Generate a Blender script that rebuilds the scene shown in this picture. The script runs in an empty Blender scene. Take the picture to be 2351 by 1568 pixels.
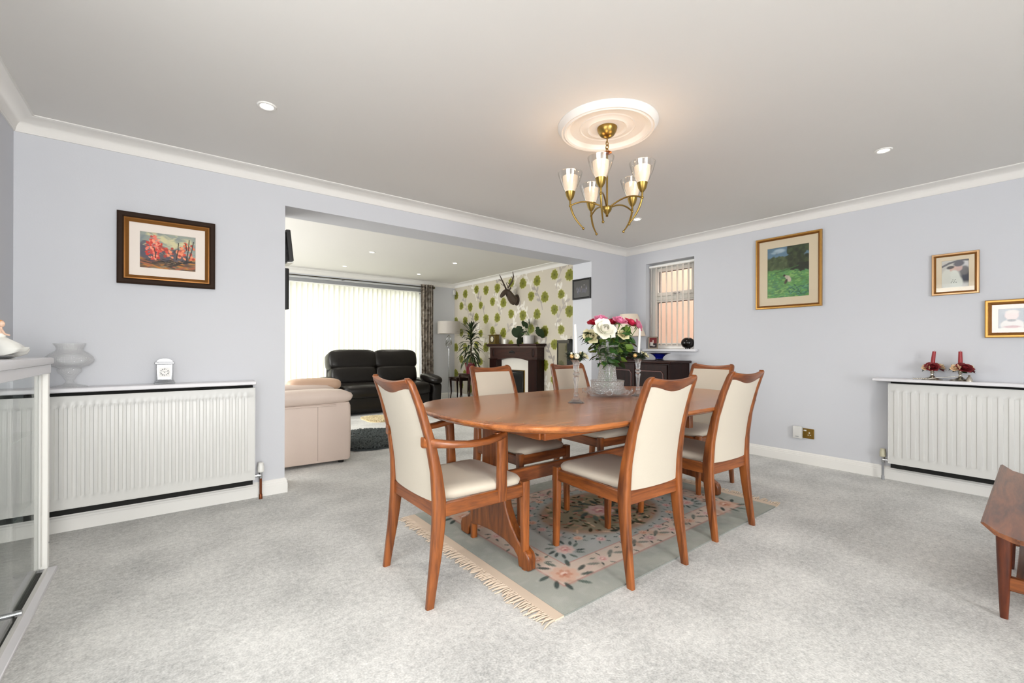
import bpy, bmesh, math, random
import numpy as np
from mathutils import Vector, Matrix
PI = math.pi
rnd = random.Random(7)
sc = bpy.context.scene
COL = sc.collection

# ------------------------------------------------------------------ camera
H_CAM = 1.09
F_PX, YAW, PITCH, ROLL, CY = 1013.703, math.radians(37.8687), math.radians(0.0473), math.radians(0.1255), 799.343
cd = bpy.data.cameras.new('camera'); cam = bpy.data.objects.new('camera', cd); COL.objects.link(cam)
cd.sensor_width = 36.0; cd.lens = F_PX * 36.0 / 2351.0
cd.shift_y = (CY - 784.0) / 2351.0; cd.clip_start = 0.05
fw = Vector((math.sin(YAW) * math.cos(PITCH), math.cos(YAW) * math.cos(PITCH), math.sin(PITCH)))
rt = Vector((math.cos(YAW), -math.sin(YAW), 0)); up = rt.cross(fw)
r2 = rt * math.cos(ROLL) + up * math.sin(ROLL); u2 = up * math.cos(ROLL) - rt * math.sin(ROLL)
M = Matrix((r2, u2, -fw)).transposed().to_4x4(); M.translation = Vector((0, 0, H_CAM))
cam.matrix_world = M
sc.camera = cam

# ------------------------------------------------------------------ light, world, exposure
sc.view_settings.view_transform = 'Standard'
sc.view_settings.look = 'None'
sc.view_settings.gamma = 1.0
sc.view_settings.use_curve_mapping = False
sc.view_settings.exposure = 0.03
w = bpy.data.worlds.new('world'); sc.world = w; w.use_nodes = True
bg = w.node_tree.nodes['Background']; bg.inputs[0].default_value = (0.93, 0.97, 1.0, 1); bg.inputs[1].default_value = 1.5
sc.cycles.max_bounces = 10; sc.cycles.diffuse_bounces = 5; sc.cycles.glossy_bounces = 4
sc.cycles.transmission_bounces = 8; sc.cycles.transparent_max_bounces = 16
sc.cycles.use_denoising = True; sc.cycles.sample_clamp_indirect = 6.0
sc.cycles.caustics_reflective = False; sc.cycles.caustics_refractive = False

def area(name, loc, rot, sx, sy, power, col=(1, 1, 1)):
    l = bpy.data.lights.new(name, 'AREA'); l.shape = 'RECTANGLE'; l.size = sx; l.size_y = sy; l.energy = power; l.color = col
    o = bpy.data.objects.new(name, l); COL.objects.link(o); o.location = loc; o.rotation_euler = rot; return o
# daylight through the big window behind the camera, through the patio doors, and on the neighbour's wall
area('daylight_front_window', (0.3, -4.72, 1.4), (math.radians(82), 0, math.radians(38)), 2.0, 1.8, 340, (1.0, 0.99, 0.97))
area('left_fill_light', (-0.84, 0.5, 1.5), (0, math.radians(-72), 0), 1.3, 2.0, 40, (1.0, 0.995, 0.985))  # added fill light, no known window here; lifts the left floor and ceiling
area('daylight_patio', (2.6, 9.05, 1.2), (math.radians(-90), 0, 0), 3.2, 2.2, 80, (1.0, 0.99, 0.96))
area('daylight_side_passage', (5.35, 3.06, 3.4), (0, math.radians(-30), 0), 2.6, 1.0, 100, (1, 1, 1))
area('living_fill_light', (-1.55, 6.3, 1.35), (0, math.radians(-90), 0), 1.9, 3.2, 150, (1.0, 0.98, 0.93))  # added fill from the unseen side; brightens the wallpaper wall and living room ceiling

# ------------------------------------------------------------------ helpers
def s2l(c):
    return tuple(((x / 255 / 12.92) if x / 255 <= 0.04045 else ((x / 255 + 0.055) / 1.055) ** 2.4) for x in c)

class MB:
    def __init__(s): s.v = []; s.f = []
    def add(s, vs, fs):
        n = len(s.v); s.v += [tuple(p) for p in vs]; s.f += [tuple(i + n for i in f) for f in fs]; return s
    def box(s, c, d, rot=None, bev=0.0, seg=1):
        bm = bmesh.new(); bmesh.ops.create_cube(bm, size=1.0)
        for v in bm.verts: v.co = Vector((v.co.x * d[0], v.co.y * d[1], v.co.z * d[2]))
        if bev: bmesh.ops.bevel(bm, geom=bm.edges[:], offset=bev, segments=seg, affect='EDGES', profile=0.5)
        bm.verts.index_update(); R = rot if rot is not None else Matrix.Identity(3)
        s.add([R @ v.co + Vector(c) for v in bm.verts], [[v.index for v in f.verts] for f in bm.faces]); bm.free(); return s
    def b2(s, a, b, bev=0.0, seg=1):
        return s.box([(a[i] + b[i]) / 2 for i in range(3)], [abs(b[i] - a[i]) for i in range(3)], None, bev, seg)
    def loft(s, rings, cap=True, loop=False):
        n = len(rings[0]); vs = [p for r in rings for p in r]; fs = []
        m = len(rings)
        for i in range(m if loop else m - 1):
            a = i * n; b = ((i + 1) % m) * n
            for j in range(n):
                k = (j + 1) % n; fs.append((a + j, a + k, b + k, b + j))
        if cap and not loop:
            fs.append(tuple(range(n))[::-1]); fs.append(tuple(range((m - 1) * n, m * n)))
        return s.add(vs, fs)
    def tube(s, path, r, n=8, cap=True, loop=False):
        path = [Vector(p) for p in path]; rs = r if isinstance(r, (list, tuple)) else [r] * len(path)
        m = len(path); rings = []; ref = None
        for i, p in enumerate(path):
            if loop: t = path[(i + 1) % m] - path[i - 1]
            else: t = path[min(i + 1, m - 1)] - path[max(i - 1, 0)]
            t = t.normalized() if t.length > 1e-9 else Vector((0, 0, 1))
            if ref is None:
                ref = Vector((0, 0, 1)) if abs(t.z) < 0.9 else Vector((1, 0, 0))
            a = (ref - t * ref.dot(t)).normalized(); ref = a; b = t.cross(a)
            rings.append([p + (a * math.cos(2 * PI * j / n) + b * math.sin(2 * PI * j / n)) * rs[i] for j in range(n)])
        return s.loft(rings, cap, loop)
    def lathe(s, prof, n=24, c=(0, 0, 0), R=None, cap=True):
        rings = []
        for r, z in prof:
            rg = [Vector((max(r, 1e-5) * math.cos(2 * PI * j / n), max(r, 1e-5) * math.sin(2 * PI * j / n), z)) for j in range(n)]
            if R is not None: rg = [R @ p for p in rg]
            rings.append([p + Vector(c) for p in rg])
        return s.loft(rings, cap)
    def puff(s, c, d, R=None, e=0.5, e2=None, n=20, m=12):
        """superellipsoid cushion of full size d"""
        e2 = e if e2 is None else e2
        sg = lambda x, p: math.copysign(abs(x) ** p, x)
        rings = []
        for i in range(1, m):
            a = -PI / 2 + PI * i / m
            rings.append([Vector((d[0] / 2 * sg(math.cos(a), e) * sg(math.cos(2 * PI * j / n), e2),
                                  d[1] / 2 * sg(math.cos(a), e) * sg(math.sin(2 * PI * j / n), e2),
                                  d[2] / 2 * sg(math.sin(a), e))) for j in range(n)])
        if R is not None: rings = [[R @ p for p in r] for r in rings]
        return s.loft([[p + Vector(c) for p in r] for r in rings])
    def sphere(s, c, r, n=14, m=9):
        r = (r, r, r) if not isinstance(r, (tuple, list)) else r
        rings = []
        for i in range(m + 1):
            a = -PI / 2 + PI * i / m; q = max(math.cos(a), 1e-3)
            rings.append([Vector((c[0] + r[0] * q * math.cos(2 * PI * j / n), c[1] + r[1] * q * math.sin(2 * PI * j / n), c[2] + r[2] * math.sin(a))) for j in range(n)])
        return s.loft(rings)
    def prism(s, poly, fn, a, b):
        """poly of (u,v); fn(u,v,w)->xyz ; extrude w from a to b"""
        return s.loft([[fn(u, v, a) for u, v in poly], [fn(u, v, b) for u, v in poly]])
    def grid(s, fn, nu, nv):
        vs = [fn(i / (nu - 1), j / (nv - 1)) for j in range(nv) for i in range(nu)]
        fs = [(j * nu + i, j * nu + i + 1, (j + 1) * nu + i + 1, (j + 1) * nu + i) for j in range(nv - 1) for i in range(nu - 1)]
        return s.add(vs, fs)
    def mesh(s, name, mat, smooth=38, fix=True):
        me = bpy.data.meshes.new(name); me.from_pydata([tuple(p) for p in s.v], [], s.f)
        if fix:
            bm = bmesh.new(); bm.from_mesh(me); bmesh.ops.recalc_face_normals(bm, faces=bm.faces[:]); bm.to_mesh(me); bm.free()
        if mat: me.materials.append(mat)
        if smooth:
            me.polygons.foreach_set('use_smooth', [True] * len(me.polygons))
            if smooth < 179: me.set_sharp_from_angle(angle=math.radians(smooth))
        me.update(); return me
    def build(s, name, mat, parent=None, smooth=38, fix=True, loc=None):
        o = bpy.data.objects.new(name, s.mesh(name, mat, smooth, fix)); COL.objects.link(o)
        if parent is not None: o.parent = parent
        if loc is not None: o.location = loc
        return o

def tag(o, label=None, cat=None, group=None, kind=None):
    if label: o['label'] = label
    if cat: o['category'] = cat
    if group: o['group'] = group
    if kind: o['kind'] = kind
    return o
def thing(name, label, cat, loc=(0, 0, 0), rz=0.0, group=None):
    o = bpy.data.objects.new(name, None); COL.objects.link(o); o.empty_display_size = 0.05
    o.location = loc; o.rotation_euler = (0, 0, rz); return tag(o, label, cat, group)
def struct(name, mb, mat, parent=None, smooth=38):
    o = mb.build(name, mat, parent, smooth)
    if parent is None: o['kind'] = 'structure'
    return o
def dup(root, loc, rz=0.0, label=None, group=None):
    r = root.copy(); COL.objects.link(r); r.location = loc; r.rotation_euler = (0, 0, rz)
    if label: r['label'] = label
    if group: r['group'] = group
    for ch in list(root.children):
        c = ch.copy(); COL.objects.link(c); c.parent = r
        for g in ch.children:
            d = g.copy(); COL.objects.link(d); d.parent = c
    return r
def share(o, name, parent, loc=(0, 0, 0), rot=(0, 0, 0), scale=(1, 1, 1)):
    c = o.copy(); c.name = name; COL.objects.link(c); c.parent = parent; c.location = loc; c.rotation_euler = rot; c.scale = scale; return c
def rr(wx, wy, r=0.3, k=3):
    """rounded rectangle ring (counter clockwise) of full size wx, wy; r = corner radius / shorter half"""
    q = min(wx, wy) / 2 * r; out = []
    for sx, sy, a0 in ((1, 1, 0), (-1, 1, 90), (-1, -1, 180), (1, -1, 270)):
        for i in range(k):
            a = math.radians(a0 + 90 * i / (k - 1)); out.append((sx * (wx / 2 - q) + q * math.cos(a), sy * (wy / 2 - q) + q * math.sin(a)))
    return out
def lerp(tab, x):
    if x <= tab[0][0]: return tab[0][1]
    for (a, p), (b, q) in zip(tab, tab[1:]):
        if x <= b: return p + (q - p) * (x - a) / (b - a)
    return tab[-1][1]

# ------------------------------------------------------------------ materials
def nodes(name):
    m = bpy.data.materials.new(name); m.use_nodes = True; nt = m.node_tree
    return m, nt, nt.nodes['Principled BSDF'], nt.nodes, nt.links
def mat(name, col, rough=0.5, metal=0.0, spec=0.5, noise=0.0, nscale=8.0, bump=0.0, bscale=60.0, emit=None, estr=0.0, trans=0.0, sheen=0.0, coat=0.0):
    m, nt, b, N, L = nodes(name); col = s2l(col)
    b.inputs['Roughness'].default_value = rough; b.inputs['Metallic'].default_value = metal
    b.inputs['Specular IOR Level'].default_value = spec; b.inputs['Transmission Weight'].default_value = trans
    if sheen: b.inputs['Sheen Weight'].default_value = sheen
    if coat: b.inputs['Coat Weight'].default_value = coat; b.inputs['Coat Roughness'].default_value = 0.12
    tc = N.new('ShaderNodeTexCoord')
    if noise:
        n = N.new('ShaderNodeTexNoise'); n.inputs['Scale'].default_value = nscale; n.inputs['Detail'].default_value = 5
        L.new(tc.outputs['Object'], n.inputs['Vector'])
        r = N.new('ShaderNodeMix'); r.data_type = 'RGBA'
        r.inputs[6].default_value = tuple(c * (1 - noise) for c in col) + (1,); r.inputs[7].default_value = tuple(min(1, c * (1 + noise)) for c in col) + (1,)
        L.new(n.outputs['Fac'], r.inputs[0]); L.new(r.outputs[2], b.inputs['Base Color'])
    else: b.inputs['Base Color'].default_value = col + (1,)
    if bump:
        n = N.new('ShaderNodeTexNoise'); n.inputs['Scale'].default_value = bscale; n.inputs['Detail'].default_value = 4
        L.new(tc.outputs['Object'], n.inputs['Vector'])
        bp = N.new('ShaderNodeBump'); bp.inputs['Strength'].default_value = bump; bp.inputs['Distance'].default_value = 0.01
        L.new(n.outputs['Fac'], bp.inputs['Height']); L.new(bp.outputs[0], b.inputs['Normal'])
    if emit is not None:
        b.inputs['Emission Color'].default_value = s2l(emit) + (1,); b.inputs['Emission Strength'].default_value = estr
    return m
def wood(name, dark, light, axis=2, rough=0.35, coat=0.15, k=1.0, spec=0.5):
    m, nt, b, N, L = nodes(name); b.inputs['Specular IOR Level'].default_value = spec
    tc = N.new('ShaderNodeTexCoord'); mp = N.new('ShaderNodeMapping')
    sc_ = [11.0 * k] * 3; sc_[axis] = 1.3 * k; mp.inputs['Scale'].default_value = sc_
    L.new(tc.outputs['Object'], mp.inputs[0])
    n = N.new('ShaderNodeTexNoise'); n.inputs['Scale'].default_value = 2.2; n.inputs['Detail'].default_value = 6; n.inputs['Distortion'].default_value = 0.9
    L.new(mp.outputs[0], n.inputs['Vector'])
    n2 = N.new('ShaderNodeTexNoise'); n2.inputs['Scale'].default_value = 14; n2.inputs['Detail'].default_value = 3
    L.new(mp.outputs[0], n2.inputs['Vector'])
    mx = N.new('ShaderNodeMath'); mx.operation = 'MULTIPLY_ADD'; mx.inputs[1].default_value = 0.28; L.new(n2.outputs['Fac'], mx.inputs[0]); L.new(n.outputs['Fac'], mx.inputs[2])
    cr = N.new('ShaderNodeValToRGB'); cr.color_ramp.elements[0].position = 0.42; cr.color_ramp.elements[1].position = 0.82
    cr.color_ramp.elements[0].color = s2l(dark) + (1,); cr.color_ramp.elements[1].color = s2l(light) + (1,)
    L.new(mx.outputs[0], cr.inputs[0]); L.new(cr.outputs[0], b.inputs['Base Color'])
    b.inputs['Roughness'].default_value = rough; b.inputs['Coat Weight'].default_value = coat; b.inputs['Coat Roughness'].default_value = 0.2
    return m
def vcol(name, rough=0.6, spec=0.3, bump=0.0, bscale=300, rough_attr=False, coat=0.0):
    m, nt, b, N, L = nodes(name)
    a = N.new('ShaderNodeVertexColor'); a.layer_name = 'print'; L.new(a.outputs['Color'], b.inputs['Base Color'])
    b.inputs['Roughness'].default_value = rough; b.inputs['Specular IOR Level'].default_value = spec; b.inputs['Coat Weight'].default_value = coat
    if rough_attr: L.new(a.outputs['Alpha'], b.inputs['Roughness'])
    if bump:
        tc = N.new('ShaderNodeTexCoord'); n = N.new('ShaderNodeTexNoise'); n.inputs['Scale'].default_value = bscale
        L.new(tc.outputs['Object'], n.inputs['Vector']); bp = N.new('ShaderNodeBump'); bp.inputs['Strength'].default_value = bump; bp.inputs['Distance'].default_value = 0.005
        L.new(n.outputs['Fac'], bp.inputs['Height']); L.new(bp.outputs[0], b.inputs['Normal'])
    return m
def pane_glass(name, tint=(1, 1, 1), refl=1.0):
    m, nt, b, N, L = nodes(name); N.remove(b)
    t = N.new('ShaderNodeBsdfTransparent'); t.inputs[0].default_value = tint + (1,)
    g = N.new('ShaderNodeBsdfGlossy'); g.inputs['Roughness'].default_value = 0.02
    lw = N.new('ShaderNodeLayerWeight'); lw.inputs[0].default_value = 0.5
    pw = N.new('ShaderNodeMath'); pw.operation = 'POWER'; pw.inputs[1].default_value = 4.0; L.new(lw.outputs['Facing'], pw.inputs[0])
    ml = N.new('ShaderNodeMath'); ml.operation = 'MULTIPLY_ADD'; ml.inputs[1].default_value = 0.6 * refl; ml.inputs[2].default_value = 0.04 * refl; L.new(pw.outputs[0], ml.inputs[0])
    mx = N.new('ShaderNodeMixShader'); L.new(ml.outputs[0], mx.inputs[0]); L.new(t.outputs[0], mx.inputs[1]); L.new(g.outputs[0], mx.inputs[2])
    L.new(mx.outputs[0], N['Material Output'].inputs[0]); return m
def crystal(name, cut=0.0, cscale=60.0, clear=0.5, tint=(1, 1, 1), rough=0.03, milk=0.10):
    """cut glass: clear body, bright facet glints, a little milky scatter in the cuts, some true refraction"""
    m, nt, b, N, L = nodes(name)
    b.inputs['Base Color'].default_value = tint + (1,); b.inputs['Transmission Weight'].default_value = 1.0; b.inputs['Roughness'].default_value = rough; b.inputs['IOR'].default_value = 1.35
    t = N.new('ShaderNodeBsdfTransparent'); t.inputs[0].default_value = tint + (1,)
    g = N.new('ShaderNodeBsdfGlossy'); g.inputs['Roughness'].default_value = 0.06
    d = N.new('ShaderNodeBsdfDiffuse'); d.inputs[0].default_value = (0.97, 0.98, 0.98, 1)
    lw = N.new('ShaderNodeLayerWeight'); lw.inputs[0].default_value = 0.5
    if cut:
        tc = N.new('ShaderNodeTexCoord'); v = N.new('ShaderNodeTexVoronoi'); v.inputs['Scale'].default_value = cscale; v.inputs['Randomness'].default_value = 0.35
        L.new(tc.outputs['Object'], v.inputs['Vector']); bp = N.new('ShaderNodeBump'); bp.inputs['Strength'].default_value = cut; bp.inputs['Distance'].default_value = 0.01
        L.new(v.outputs['Distance'], bp.inputs['Height'])
        for q in (b, g, lw): L.new(bp.outputs[0], q.inputs['Normal'])
    pw = N.new('ShaderNodeMath'); pw.operation = 'POWER'; pw.inputs[1].default_value = 3.0; L.new(lw.outputs['Facing'], pw.inputs[0])
    ml = N.new('ShaderNodeMath'); ml.operation = 'MULTIPLY_ADD'; ml.inputs[1].default_value = 0.45; ml.inputs[2].default_value = 0.05; L.new(pw.outputs[0], ml.inputs[0])
    m1 = N.new('ShaderNodeMixShader'); m1.inputs[0].default_value = clear; L.new(b.outputs[0], m1.inputs[1]); L.new(t.outputs[0], m1.inputs[2])
    m2 = N.new('ShaderNodeMixShader'); L.new(ml.outputs[0], m2.inputs[0]); L.new(m1.outputs[0], m2.inputs[1]); L.new(g.outputs[0], m2.inputs[2])
    m3 = N.new('ShaderNodeMixShader'); m3.inputs[0].default_value = milk; L.new(m2.outputs[0], m3.inputs[1]); L.new(d.outputs[0], m3.inputs[2])
    L.new(m3.outputs[0], N['Material Output'].inputs[0]); return m
def translucent(name, col, frac=0.5):
    m, nt, b, N, L = nodes(name); N.remove(b); c = s2l(col) + (1,)
    d = N.new('ShaderNodeBsdfDiffuse'); d.inputs[0].default_value = c
    t = N.new('ShaderNodeBsdfTranslucent'); t.inputs[0].default_value = c
    mx = N.new('ShaderNodeMixShader'); mx.inputs[0].default_value = frac; L.new(d.outputs[0], mx.inputs[1]); L.new(t.outputs[0], mx.inputs[2])
    L.new(mx.outputs[0], N['Material Output'].inputs[0]); return m
def carpet_mat():
    m, nt, b, N, L = nodes('carpet_pile')
    tc = N.new('ShaderNodeTexCoord')
    def nz(s, d=4):
        n = N.new('ShaderNodeTexNoise'); n.inputs['Scale'].default_value = s; n.inputs['Detail'].default_value = d; L.new(tc.outputs['Object'], n.inputs['Vector']); return n
    big, mid, fine = nz(3.0, 6), nz(42, 4), nz(130, 3)
    a = N.new('ShaderNodeMath'); a.operation = 'MULTIPLY_ADD'; a.inputs[1].default_value = 0.9; L.new(mid.outputs['Fac'], a.inputs[0]); L.new(big.outputs['Fac'], a.inputs[2])
    a2 = N.new('ShaderNodeMath'); a2.operation = 'MULTIPLY_ADD'; a2.inputs[1].default_value = 1.1; L.new(fine.outputs['Fac'], a2.inputs[0]); L.new(a.outputs[0], a2.inputs[2])
    cr = N.new('ShaderNodeValToRGB'); cr.color_ramp.elements[0].position = 0.33; cr.color_ramp.elements[1].position = 0.68
    d = N.new('ShaderNodeMath'); d.operation = 'DIVIDE'; d.inputs[1].default_value = 3.0; L.new(a2.outputs[0], d.inputs[0])
    cr.color_ramp.elements[0].color = s2l((160, 161, 160)) + (1,); cr.color_ramp.elements[1].color = s2l((236, 236, 233)) + (1,)
    L.new(d.outputs[0], cr.inputs[0]); L.new(cr.outputs[0], b.inputs['Base Color'])
    b.inputs['Roughness'].default_value = 1.0; b.inputs['Specular IOR Level'].default_value = 0.05; b.inputs['Sheen Weight'].default_value = 0.1
    bp = N.new('ShaderNodeBump'); bp.inputs['Strength'].default_value = 0.35; bp.inputs['Distance'].default_value = 0.006
    L.new(fine.outputs['Fac'], bp.inputs['Height']); L.new(bp.outputs[0], b.inputs['Normal']); return m

WALL = mat('wall_paint', (206, 208, 213), 0.85, spec=0.2, bump=0.03, bscale=120)
CEIL = mat('ceiling_paint', (226, 224, 220), 0.9, spec=0.15, noise=0.015, nscale=1.5)
TRIM = mat('white_gloss', (235, 234, 230), 0.4)
CORN = mat('plaster_white', (232, 230, 226), 0.75, spec=0.2)
CARPET = carpet_mat()
WHITE_METAL = mat('white_enamel', (213, 213, 210), 0.35)
SHELF_W = mat('white_laminate', (222, 222, 226), 0.4)
CHROME = mat('chrome', (200, 202, 205), 0.14, metal=1.0)
SILVER = mat('silver', (198, 192, 180), 0.22, metal=1.0)
BRASS = mat('antique_brass', (158, 130, 70), 0.3, metal=1.0)
GOLD = mat('gold_leaf', (196, 150, 82), 0.35, metal=0.85, noise=0.18, nscale=40)
GOLD_D = mat('gold_leaf_dark', (140, 92, 40), 0.4, metal=0.6)
COPPER = mat('copper_pipe', (128, 72, 44), 0.35, metal=0.8)
GREY_METAL = mat('grey_metal', (150, 152, 155), 0.4, metal=0.3)
BLACK = mat('black_satin', (16, 16, 17), 0.35)
BLACK_M = mat('black_matt', (12, 12, 12), 0.7)
DARKGAP = mat('shadow_grey', (70, 70, 68), 0.8)
TEAK_Z = wood('teak_upright', (86, 42, 16), (156, 88, 38), 2)
TEAK_X = wood('teak_along', (92, 44, 18), (156, 88, 42), 0)
TEAK_D = wood('dark_teak_along', (70, 38, 20), (132, 80, 48), 0, spec=.35)
TEAK_DZ = wood('dark_teak_upright', (70, 28, 12), (120, 56, 24), 2)
TEAK_Y = wood('teak_across', (86, 42, 16), (156, 88, 38), 1)
TEAK_TOP = wood('teak_top', (136, 74, 36), (192, 118, 62), 0, rough=0.26, coat=0.35, k=0.8)
MAHOG = wood('dark_mahogany', (20, 7, 5), (42, 16, 11), 2, rough=0.45, coat=0.0, spec=0.18)
MAHOG_X = wood('dark_mahogany_along', (22, 8, 5), (46, 18, 12), 1, rough=0.4, coat=0.0, spec=0.25)
WALNUT = wood('walnut_fire', (32, 16, 13), (62, 34, 28), 1, rough=0.45, coat=0.0, spec=0.3)
CREAM = mat('cream_fabric', (202, 193, 177), 0.9, spec=0.15, bump=0.15, bscale=500, sheen=0.15)
LEATHER_B = mat('black_leather', (17, 13, 10), 0.36, spec=0.35, noise=0.3, nscale=6, bump=0.35, bscale=14)
LEATHER_C = mat('cream_leather', (214, 196, 184), 0.5, noise=0.03, nscale=5, bump=0.08, bscale=120)
LEATHER_S = mat('cream_leather_seam', (176, 158, 146), 0.6)
LAMP_SH = mat('silver_grey_shade', (176, 170, 164), 0.55, sheen=0.2)
SHADE_C = mat('cream_shade', (222, 208, 190), 0.8)
GLASS = pane_glass('clear_pane')
GLASS_SH = pane_glass('shade_glass', (0.97, 0.96, 0.94), 2.6)
GLASS_CAB = pane_glass('cabinet_pane', (0.965, 0.985, 0.975), 1.4)
CRYS = crystal('lead_crystal', 0.0, clear=0.5, milk=0.07)
CRYS_CUT = crystal('cut_crystal', 0.9, 70, clear=0.8, milk=0.08)
CRYS_FINE = crystal('fine_cut_crystal', 0.9, 90, clear=0.85, milk=0.06)
CRYS_FROST = crystal('frosted_crystal', 0.6, 110, clear=0.93, milk=0.13)
BLIND = translucent('blind_fabric', (250, 250, 244), 0.55)
BLIND2 = translucent('blind_fabric_small', (246, 244, 240), 0.6)
UPVC = mat('white_upvc', (244, 244, 240), 0.35)
BRICKISH = mat('peach_render', (218, 182, 158), 0.9, noise=0.04, nscale=3)
GREEN = mat('rose_leaf', (52, 92, 38), 0.4, noise=0.3, nscale=30)
GREEN_D = mat('dark_leaf', (34, 52, 26), 0.4, noise=0.3, nscale=30)
GREEN_L = mat('pale_leaf', (110, 140, 56), 0.4, noise=0.2, nscale=20)
STEM = mat('green_stem', (96, 130, 60), 0.5)
SOIL = mat('potting_soil', (50, 34, 24), 0.95)
PORCELAIN = mat('glazed_porcelain', (240, 240, 234), 0.15)
WAX_W = mat('white_wax', (244, 242, 236), 0.4)
WAX_R = mat('red_wax', (150, 22, 30), 0.35)
DEER_M = mat('bronze_brown', (66, 52, 40), 0.5)
SKIN = mat('porcelain_skin', (238, 202, 178), 0.35)
HAIR = mat('auburn_hair', (214, 150, 92), 0.5)
PRINT = vcol('printed_sheet', 0.55, 0.3)
OIL = vcol('oil_painting', 0.5, 0.4, bump=0.5, bscale=220)
RUG = vcol('rug_wool', 1.0, 0.05, bump=0.6, bscale=260)
PAPER = vcol('wallpaper', 0.45, 0.45, rough_attr=True)
MOUNT = mat('cream_mount', (222, 206, 176), 0.8)
MOUNT_W = mat('ivory_mount', (232, 222, 212), 0.8)
MARBLE = mat('cream_marble', (226, 222, 214), 0.25, noise=0.04, nscale=6)
GLOW = mat('frosted_lit_glass', (255, 240, 220), 0.4, emit=(255, 222, 190), estr=0.42)
LED = mat('downlight_lens', (255, 250, 240), 0.4, emit=(255, 240, 222), estr=10.0)

# ------------------------------------------------------------------ painted prints (flat art, posters, woven patterns)
class Canvas:
    """colours on a regular grid; u to the viewer's right, v up, in metres"""
    def __init__(s, W, H, step, base):
        s.nx = max(2, int(round(W / step)) + 1); s.ny = max(2, int(round(H / step)) + 1); s.W = W; s.H = H
        s.U, s.V = np.meshgrid(np.linspace(0, W, s.nx), np.linspace(0, H, s.ny))
        s.C = np.ones((s.ny, s.nx, 4)); s.C[..., :3] = s2l(base); s.C[..., 3] = 0.6
        s.rs = np.random.RandomState(3)
    def put(s, a, col, rough=None):
        a = np.clip(a, 0, 1)[..., None]; s.C[..., :3] = s.C[..., :3] * (1 - a) + np.array(s2l(col)) * a
        if rough is not None: s.C[..., 3] = s.C[..., 3] * (1 - a[..., 0]) + rough * a[..., 0]
    def sub(s, cx, cy, r):
        i0 = np.searchsorted(s.U[0], cx - r); i1 = np.searchsorted(s.U[0], cx + r); j0 = np.searchsorted(s.V[:, 0], cy - r); j1 = np.searchsorted(s.V[:, 0], cy + r)
        return slice(j0, j1), slice(i0, i1)
    def ell(s, cx, cy, rx, ry, col, rot=0.0, soft=0.15, op=1.0, rough=None):
        q = s.sub(cx, cy, max(rx, ry) * 1.3); U = s.U[q] - cx; V = s.V[q] - cy
        if U.size == 0: return
        c, n = math.cos(rot), math.sin(rot); x = (U * c + V * n) / rx; y = (-U * n + V * c) / ry
        a = np.clip((1 - np.sqrt(x * x + y * y)) / soft + 0.5, 0, 1)[..., None] * op
        s.C[q][..., :3] = s.C[q][..., :3] * (1 - a) + np.array(s2l(col)) * a
        if rough is not None: s.C[q][..., 3] = s.C[q][..., 3] * (1 - a[..., 0]) + rough * a[..., 0]
    def rect(s, x0, y0, x1, y1, col, soft=0.003, op=1.0):
        a = np.minimum(np.minimum(s.U - x0, x1 - s.U), np.minimum(s.V - y0, y1 - s.V)); s.put((a / soft + 0.5).clip(0, 1) * op, col)
    def line(s, pts, wd, col, op=1.0, rough=None):
        for (x0, y0), (x1, y1) in zip(pts, pts[1:]):
            L = math.hypot(x1 - x0, y1 - y0); n = max(1, int(L / (wd * 0.9)))
            for i in range(n + 1):
                t = i / n; s.ell(x0 + (x1 - x0) * t, y0 + (y1 - y0) * t, wd, wd, col, 0, 0.5, op, rough)
    def noise(s, sc_, col, lo, hi, op=1.0):
        gx = max(2, int(s.W / sc_) + 2); gy = max(2, int(s.H / sc_) + 2); g = s.rs.rand(gy, gx)
        x = s.U / s.W * (gx - 1.001); y = s.V / s.H * (gy - 1.001); i = x.astype(int); j = y.astype(int); fx = x - i; fy = y - j
        fx = fx * fx * (3 - 2 * fx); fy = fy * fy * (3 - 2 * fy)
        v = (g[j, i] * (1 - fx) + g[j, np.minimum(i + 1, gx - 1)] * fx) * (1 - fy) + (g[np.minimum(j + 1, gy - 1), i] * (1 - fx) + g[np.minimum(j + 1, gy - 1), np.minimum(i + 1, gx - 1)] * fx) * fy
        s.put(((v - lo) / (hi - lo)).clip(0, 1) * op, col)
    def build(s, name, m, fn, parent=None, zf=None):
        """fn(u,v)->xyz arrays"""
        X, Y, Z = fn(s.U, s.V); co = np.stack([X, Y, Z], -1).reshape(-1, 3)
        i = np.arange(s.nx - 1); j = np.arange(s.ny - 1); I, J = np.meshgrid(i, j); a = (J * s.nx + I).ravel()
        fs = np.stack([a, a + 1, a + 1 + s.nx, a + s.nx], -1)
        me = bpy.data.meshes.new(name); nf = len(fs)
        me.vertices.add(len(co)); me.vertices.foreach_set('co', co.ravel().astype(np.float32))
        me.loops.add(nf * 4); me.loops.foreach_set('vertex_index', fs.ravel().astype(np.int32))
        me.polygons.add(nf); me.polygons.foreach_set('loop_start', (np.arange(nf) * 4).astype(np.int32))
        me.update(calc_edges=True); me.validate()
        at = me.color_attributes.new('print', 'FLOAT_COLOR', 'POINT'); at.data.foreach_set('color', s.C.reshape(-1, 4).ravel().astype(np.float32))
        me.polygons.foreach_set('use_smooth', [True] * nf); me.materials.append(m)
        o = bpy.data.objects.new(name, me); COL.objects.link(o)
        if parent is not None: o.parent = parent
        return o

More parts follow.
